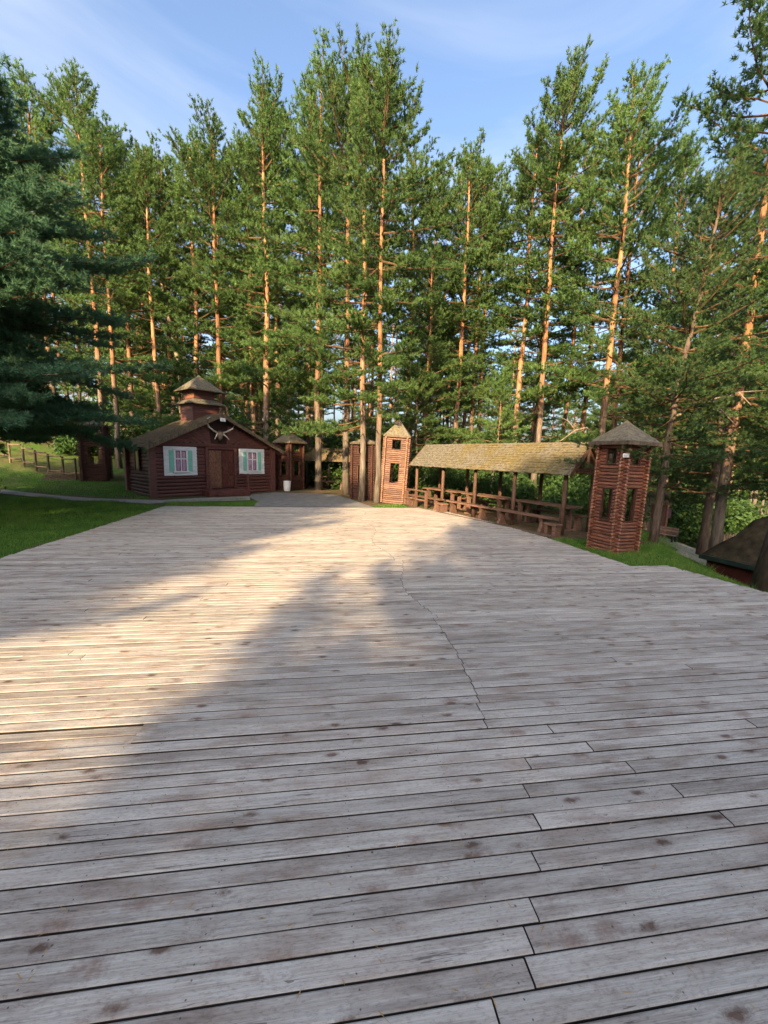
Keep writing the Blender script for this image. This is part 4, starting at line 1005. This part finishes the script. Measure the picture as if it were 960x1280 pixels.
# trees behind the photographer whose shade lies over the deck
back = [('plume', -14.6, -20.0, 14), ('plume', -16.6, -18.5, 14.5), ('plume', -20.0, -16.5, 15), ('plume', -23.5, -12, 15), ('plume', -25, -4.0, 15), ('plume', -19.5, -8, 13),
        ('plume', -7.9, -20.0, 9.0), ('plume', -9.2, -20.5, 8.4), ('plume', -10.6, -20.0, 8.2), ('plume', -12.2, -20.3, 8.4),
        ('plume', -5.2, -23.5, 15), ('plume', -2.2, -23, 15), ('plume', .8, -23.3, 15), ('plume', 3.8, -22.8, 15), ('plume', 6.8, -22.5, 15), ('plume', -15.2, -23.5, 16), ('plume', -17.0, -22.0, 16),
        ('plume', -6.2, -20.2, 13.5), ('plume', -3.4, -19.0, 13), ('plume', -.6, -19.6, 13.5), ('plume', 2.2, -18.5, 13), ('plume', 5.2, -19.0, 13.5), ('plume', 8.4, -18.0, 13), ('plume', 12, -16, 13)]
for v, x, y, h_ in back:
    tree(v, x, y, h_*1.10, 'tall conifer standing behind the photographer', 'conifers behind the photographer', name='conifer_tree')
# the deeper wood
pts = [(m_[1], m_[2]) for m_ in main]
tries = 0; cnt = 0
while cnt < 225 and tries < 9000:
    tries += 1
    y = 25+95*rng.random()**1.3; x = rng.uniform(-1.02, 1.02)*y
    u = x/y
    if .22 < u < .60 and rng.random() < .45: continue
    dmin = 1.25+y*.022
    if any((x-a)**2+(y-b)**2 < dmin*dmin for a, b in pts): continue
    if (-21.5 < x < -13 and 28.5 < y < 35) or (-14 < x < -7.5 and 37 < y < 42): continue
    if u > .5 and y < 31: continue
    pts.append((x, y)); cnt += 1
    v = rng.choice(['tall_a', 'tall_b', 'tall_c', 'tall_d', 'slim', 'slim_b', 'pole', 'pole'] if y > 45 else ['pole', 'slim', 'pole', 'slim_b', 'tall_b', 'tall_d', 'pole'])
    if u < -.35:
        lab, gp_ = 'slender pine deep in the wood on the left slope', 'pines deep in the left wood'
    elif u < .15: lab, gp_ = 'slender pine deep in the wood behind the rear buildings', 'pines deep in the middle wood'
    else: lab, gp_ = 'slender pine deep in the wood right of the middle', 'pines deep in the right wood'
    tree(v, x, y, rng.uniform(16.5, 21.5) - (1.5 if u > .1 else 0), lab, gp_, girth=rng.uniform(.9, 1.25))

# ------------------------------------------------------------------ leafy shrubs
def shrub_mesh(seed, Rx, Hh, n=2600, lf=.075):
    g = np.random.default_rng(seed); nc = 34
    cl = g.normal(size=(nc, 3)); cl = norm(cl)*g.uniform(.35, 1, (nc, 1))**.6; cl[:, 2] = np.abs(cl[:, 2])
    cl = cl*np.array([Rx*.85, Rx*.85, Hh*.85]); idx = g.integers(0, nc, n)
    p = cl[idx]+g.normal(0, .16, (n, 3))*np.array([1.2, 1.2, 1])*Rx; p[:, 2] = np.abs(p[:, 2])+.05
    a = norm(g.normal(size=(n, 3))); b = norm(np.cross(a, g.normal(size=(n, 3)))); L = lf*g.uniform(.7, 1.4, (n, 1))
    t1 = np.stack([p-a*L, p+b*L*.5, p+a*L], 1); t2 = np.stack([p-a*L, p+a*L, p-b*L*.5], 1)
    st_ = MB()
    for i in range(9): st_.tube([(0, 0, -.05), tuple(cl[i]*.45), tuple(cl[i]*.95)], [.025, .016, .006], 5)
    return tri_mesh('foliage', np.concatenate([t1, t2]), 'leaf'), st_.mesh('stems', 'bark')
SH = [shrub_mesh(21, 1.2, 1.9), shrub_mesh(22, 1.5, 2.4, 3200), shrub_mesh(23, .9, 1.4, 2200)]
def shrub(i, x, y, s, label, group):
    t = thing('leafy_shrub', label, 'shrub', (x, y, ground_h(x, y)), rng.uniform(0, 6), group); t.scale = (s, s, s)
    link('foliage', SH[i][0], t); link('stems', SH[i][1], t)
for i, (x, y, s) in enumerate([(-12.2, 23.5, 1.4), (-14.0, 26.5, 1.7), (-10.0, 27.5, 1.6), (-7.0, 25.6, 1.3), (-17.5, 27.5, 1.6), (-19.5, 25.5, 1.5), (-12.0, 30.0, 2.0), (-8.8, 31, 1.9), (-16, 33, 2.2), (-20, 34.5, 2.3), (-23.5, 27, 1.8), (-25.5, 31, 2.2)]):
    shrub(i % 3, x, y, s, 'dark leafy shrub in the undergrowth behind the house and left tower', 'undergrowth behind the house')
for i, (x, y, s) in enumerate([(3.4, 17.6, .8), (4.6, 16.6, .75), (5.6, 16.0, .85), (7.2, 15.6, .9), (2.8, 19.5, 1.0), (6.2, 18.6, 1.1), (8.6, 18.0, 1.1), (9.0, 15.8, 1.0), (4.2, 21.8, 1.3), (9.6, 22.5, 1.4), (12.4, 23.5, 1.4)]):
    shrub(i % 3, x, y, s, 'leafy green shrub in the undergrowth behind the long mossy shelter', 'undergrowth behind the long shelter')
for i, (x, y, s) in enumerate([(17.5, 26.5, 2.0), (20.5, 25.6, 1.9), (23.5, 26, 2.2), (15.0, 27.5, 1.8), (18.5, 25.3, 1.2), (22, 25.0, 1.9), (12.0, 11.4, 1.2)]):
    shrub(i % 3, x, y, s, 'leafy shrub in the shade beyond the right dugout', 'undergrowth on the right')
for i, (x, y, s) in enumerate([(-4.6, 26.6, 1.3), (-2.4, 25.2, 1.2), (-.6, 27.2, 1.5), (1.2, 28, 1.5), (-3.4, 31, 1.9), (1.0, 33, 2.1), (3.4, 31, 1.7), (-6.5, 33, 2.0)]):
    shrub(i % 3, x, y, s, 'dim shrub in the undergrowth behind the rear shelter', 'undergrowth behind the rear shelter')
for i, (x, y, s_) in enumerate([(6, 31, 1.7), (9, 30, 1.6), (12, 31.5, 1.9), (15, 33, 2.0), (18, 31, 2.0), (21, 34, 2.3), (8, 36, 2.1), (13, 38, 2.4), (18, 40, 2.6), (24, 38, 2.6), (4, 38, 2.2), (11, 45, 3.0), (20, 47, 3.2), (28, 45, 3.2), (26, 31, 2.6), (16, 53, 3.4), (23, 56, 3.6), (30, 60, 3.8)]):
    shrub(i % 3, x, y, s_, 'bush in the undergrowth far behind the mossy roof and right tower', 'undergrowth deep in the right wood')
for i in range(26):
    y = 31+rng.random()*16; x = rng.uniform(-.75, .8)*y
    if -21.5 < x < -6 and y < 43: continue
    shrub(i % 3, x, y, rng.uniform(1.8, 2.8), 'dim bush standing among the trunks at middle distance', 'undergrowth among the trunks')
for i in range(44):
    y = 45+rng.random()*60; x = rng.uniform(-1, 1)*y
    if .25 < x/y < .55: continue
    shrub(i % 3, x, y, rng.uniform(2.2, 3.6), 'distant undergrowth bush far back between the trunks', 'distant undergrowth')
for x, y, s, lab in [(-16.9, 16.0, .8, 'low dark bush at the far left beside the gravel path')]: shrub(0, x, y, s, lab, None)

# ------------------------------------------------------------------ bare branches over the right tower
def snag(loc, pts, r, label, subs):
    t = thing('dead_branch', label, 'branch', loc); mb = MB(); mb.tube(pts, [r*(1-.8*i/(len(pts)-1)) for i in range(len(pts))], 7); mb.build('limb', 'dead', t, True)
    for s_ in subs: MB().tube(s_, [r*.45, r*.3, r*.1][:len(s_)], 5).build('twig', 'dead', t, True)
snag((11.55, 13.6, 3.9), [(.1, .1, .3), (-.9, -.6, .25), (-1.9, -1.2, .0), (-2.6, -1.7, -.35), (-3.1, -2.0, -.95)], .05, 'long bare crooked branch reaching left over the dugout',
     [[(-1.9, -1.2, 0), (-2.1, -1.1, -.5), (-2.0, -1.1, -.9)], [(-1.2, -.8, .15), (-1.6, -1.2, .5), (-2.0, -1.5, .6)], [(-2.4, -1.55, -.2), (-2.9, -1.9, .1)]])
snag((7.5, 10.6, 3.2), [(0, 0, 0), (.5, .2, .35), (1.2, .4, .45), (2.0, .6, .75), (2.9, .8, .85)], .045, 'bare branch sticking out right of the big tower',
     [[(1.2, .4, .45), (1.5, .3, .1), (1.8, .3, -.15)], [(.5, .2, .35), (.8, -.1, .2), (1.3, -.2, .0)], [(2.0, .6, .75), (2.3, .5, .4)]])
snag((9.95, 19.3, 3.2), [(0, 0, 0), (-.6, -.2, .35), (-1.2, -.4, .2), (-1.9, -.6, -.3), (-2.6, -.8, -.55)], .05, 'bare drooping branch above the right end of the mossy roof', [[(-1.2, -.4, .2), (-1.5, -.3, .6), (-1.9, -.3, .8)]])

# ------------------------------------------------------------------ grass and litter
def blades(poly, dens, ln, wd, seed, keep=None):
    g = np.random.default_rng(seed); P = np.array(poly); lo, hi = P.min(0), P.max(0)
    n = int(dens*(hi-lo).prod()); pts = g.uniform(lo, hi, (n, 2))
    ok = [inpoly(x, y, poly) and (keep is None or keep(x, y)) for x, y in pts]; pts = pts[ok]
    z = np.array([ground_h(x, y) for x, y in pts])-.01; b = np.column_stack([pts, z]); n = len(b)
    patch = .45+.85*(np.sin(b[:, :1]*2.3+np.sin(b[:, 1:2]*1.7)*2)*.5+.5)
    d = norm(np.column_stack([g.normal(0, .38, (n, 2)), np.ones(n)])); w = norm(np.cross(d, g.normal(size=(n, 3))))*wd
    L = ln*g.uniform(.5, 1.3, (n, 1))*patch
    return np.stack([b-w, b+w, b+d*L], 1)
vis = lambda x, y: y > 3.2 and abs(x) < 1.12*y+1 and not inpoly(x-(.06 if x < 0 else -.06), y, deck_poly)
gr = np.concatenate([blades(grass_left, 900, .10, .0055, 31, lambda x, y: vis(x, y) and x > -14.5), blades(grass_right, 1500, .085, .0045, 32, vis),
                     blades(grass_front, 900, .09, .006, 33, vis), blades(hill_grass, 300, .10, .007, 34, vis), blades(grass_tower, 500, .08, .006, 35, vis),
                     blades([(6.6, 9.6), (9.2, 10.2), (12, 13), (16, 21), (22, 23.5), (19, 24), (12, 20), (7.5, 12.5)], 150, .12, .009, 36)])
g = np.random.default_rng(44); wc = [(x, y) for x, y in g.uniform((-14, 4), (9, 17), (500, 2)) if vis(x, y) and (inpoly(x, y, grass_left) or inpoly(x, y, grass_right))][:110]
wp = np.concatenate([np.column_stack([np.full(26, x), np.full(26, y), np.full(26, ground_h(x, y)-.01)])+g.normal(0, 1, (26, 3))*np.array([.05, .05, 0]) for x, y in wc])
wd_ = norm(np.column_stack([g.normal(0, .45, (len(wp), 2)), np.ones(len(wp))])); ww = norm(np.cross(wd_, g.normal(size=wd_.shape)))*.006
gr = np.concatenate([gr, np.stack([wp-ww, wp+ww, wp+wd_*g.uniform(.08, .24, (len(wp), 1))], 1)])
tag(link('grass', tri_mesh('grass', gr, 'grass')), 'short green grass round the deck and path', 'grass', kind='stuff')
g = np.random.default_rng(5); n = 750
a_, n_ = g.uniform(-5, 6.5, n), 0.7+g.exponential(2.6, n); ok = n_ < 12; a_, n_ = a_[ok], n_[ok]; n = len(a_)
p = np.array([W(a, b)+(0.004,) for a, b in zip(a_, n_)]); th = g.uniform(0, 6.28, n); L = g.uniform(.012, .05, (n, 1))
d = np.column_stack([np.cos(th), np.sin(th), g.uniform(0, .12, n)]); w = np.column_stack([-np.sin(th), np.cos(th), np.zeros(n)])*.0012
tag(link('pine_litter', tri_mesh('pine_litter', np.concatenate([np.stack([p-w, p+w, p+d*L], 1), np.stack([p+w*2.5, p-w*2.5, p-d*L*.5], 1)]), 'litter')), 'fallen pine needles and flecks of bark scattered on the deck', 'litter', kind='stuff')
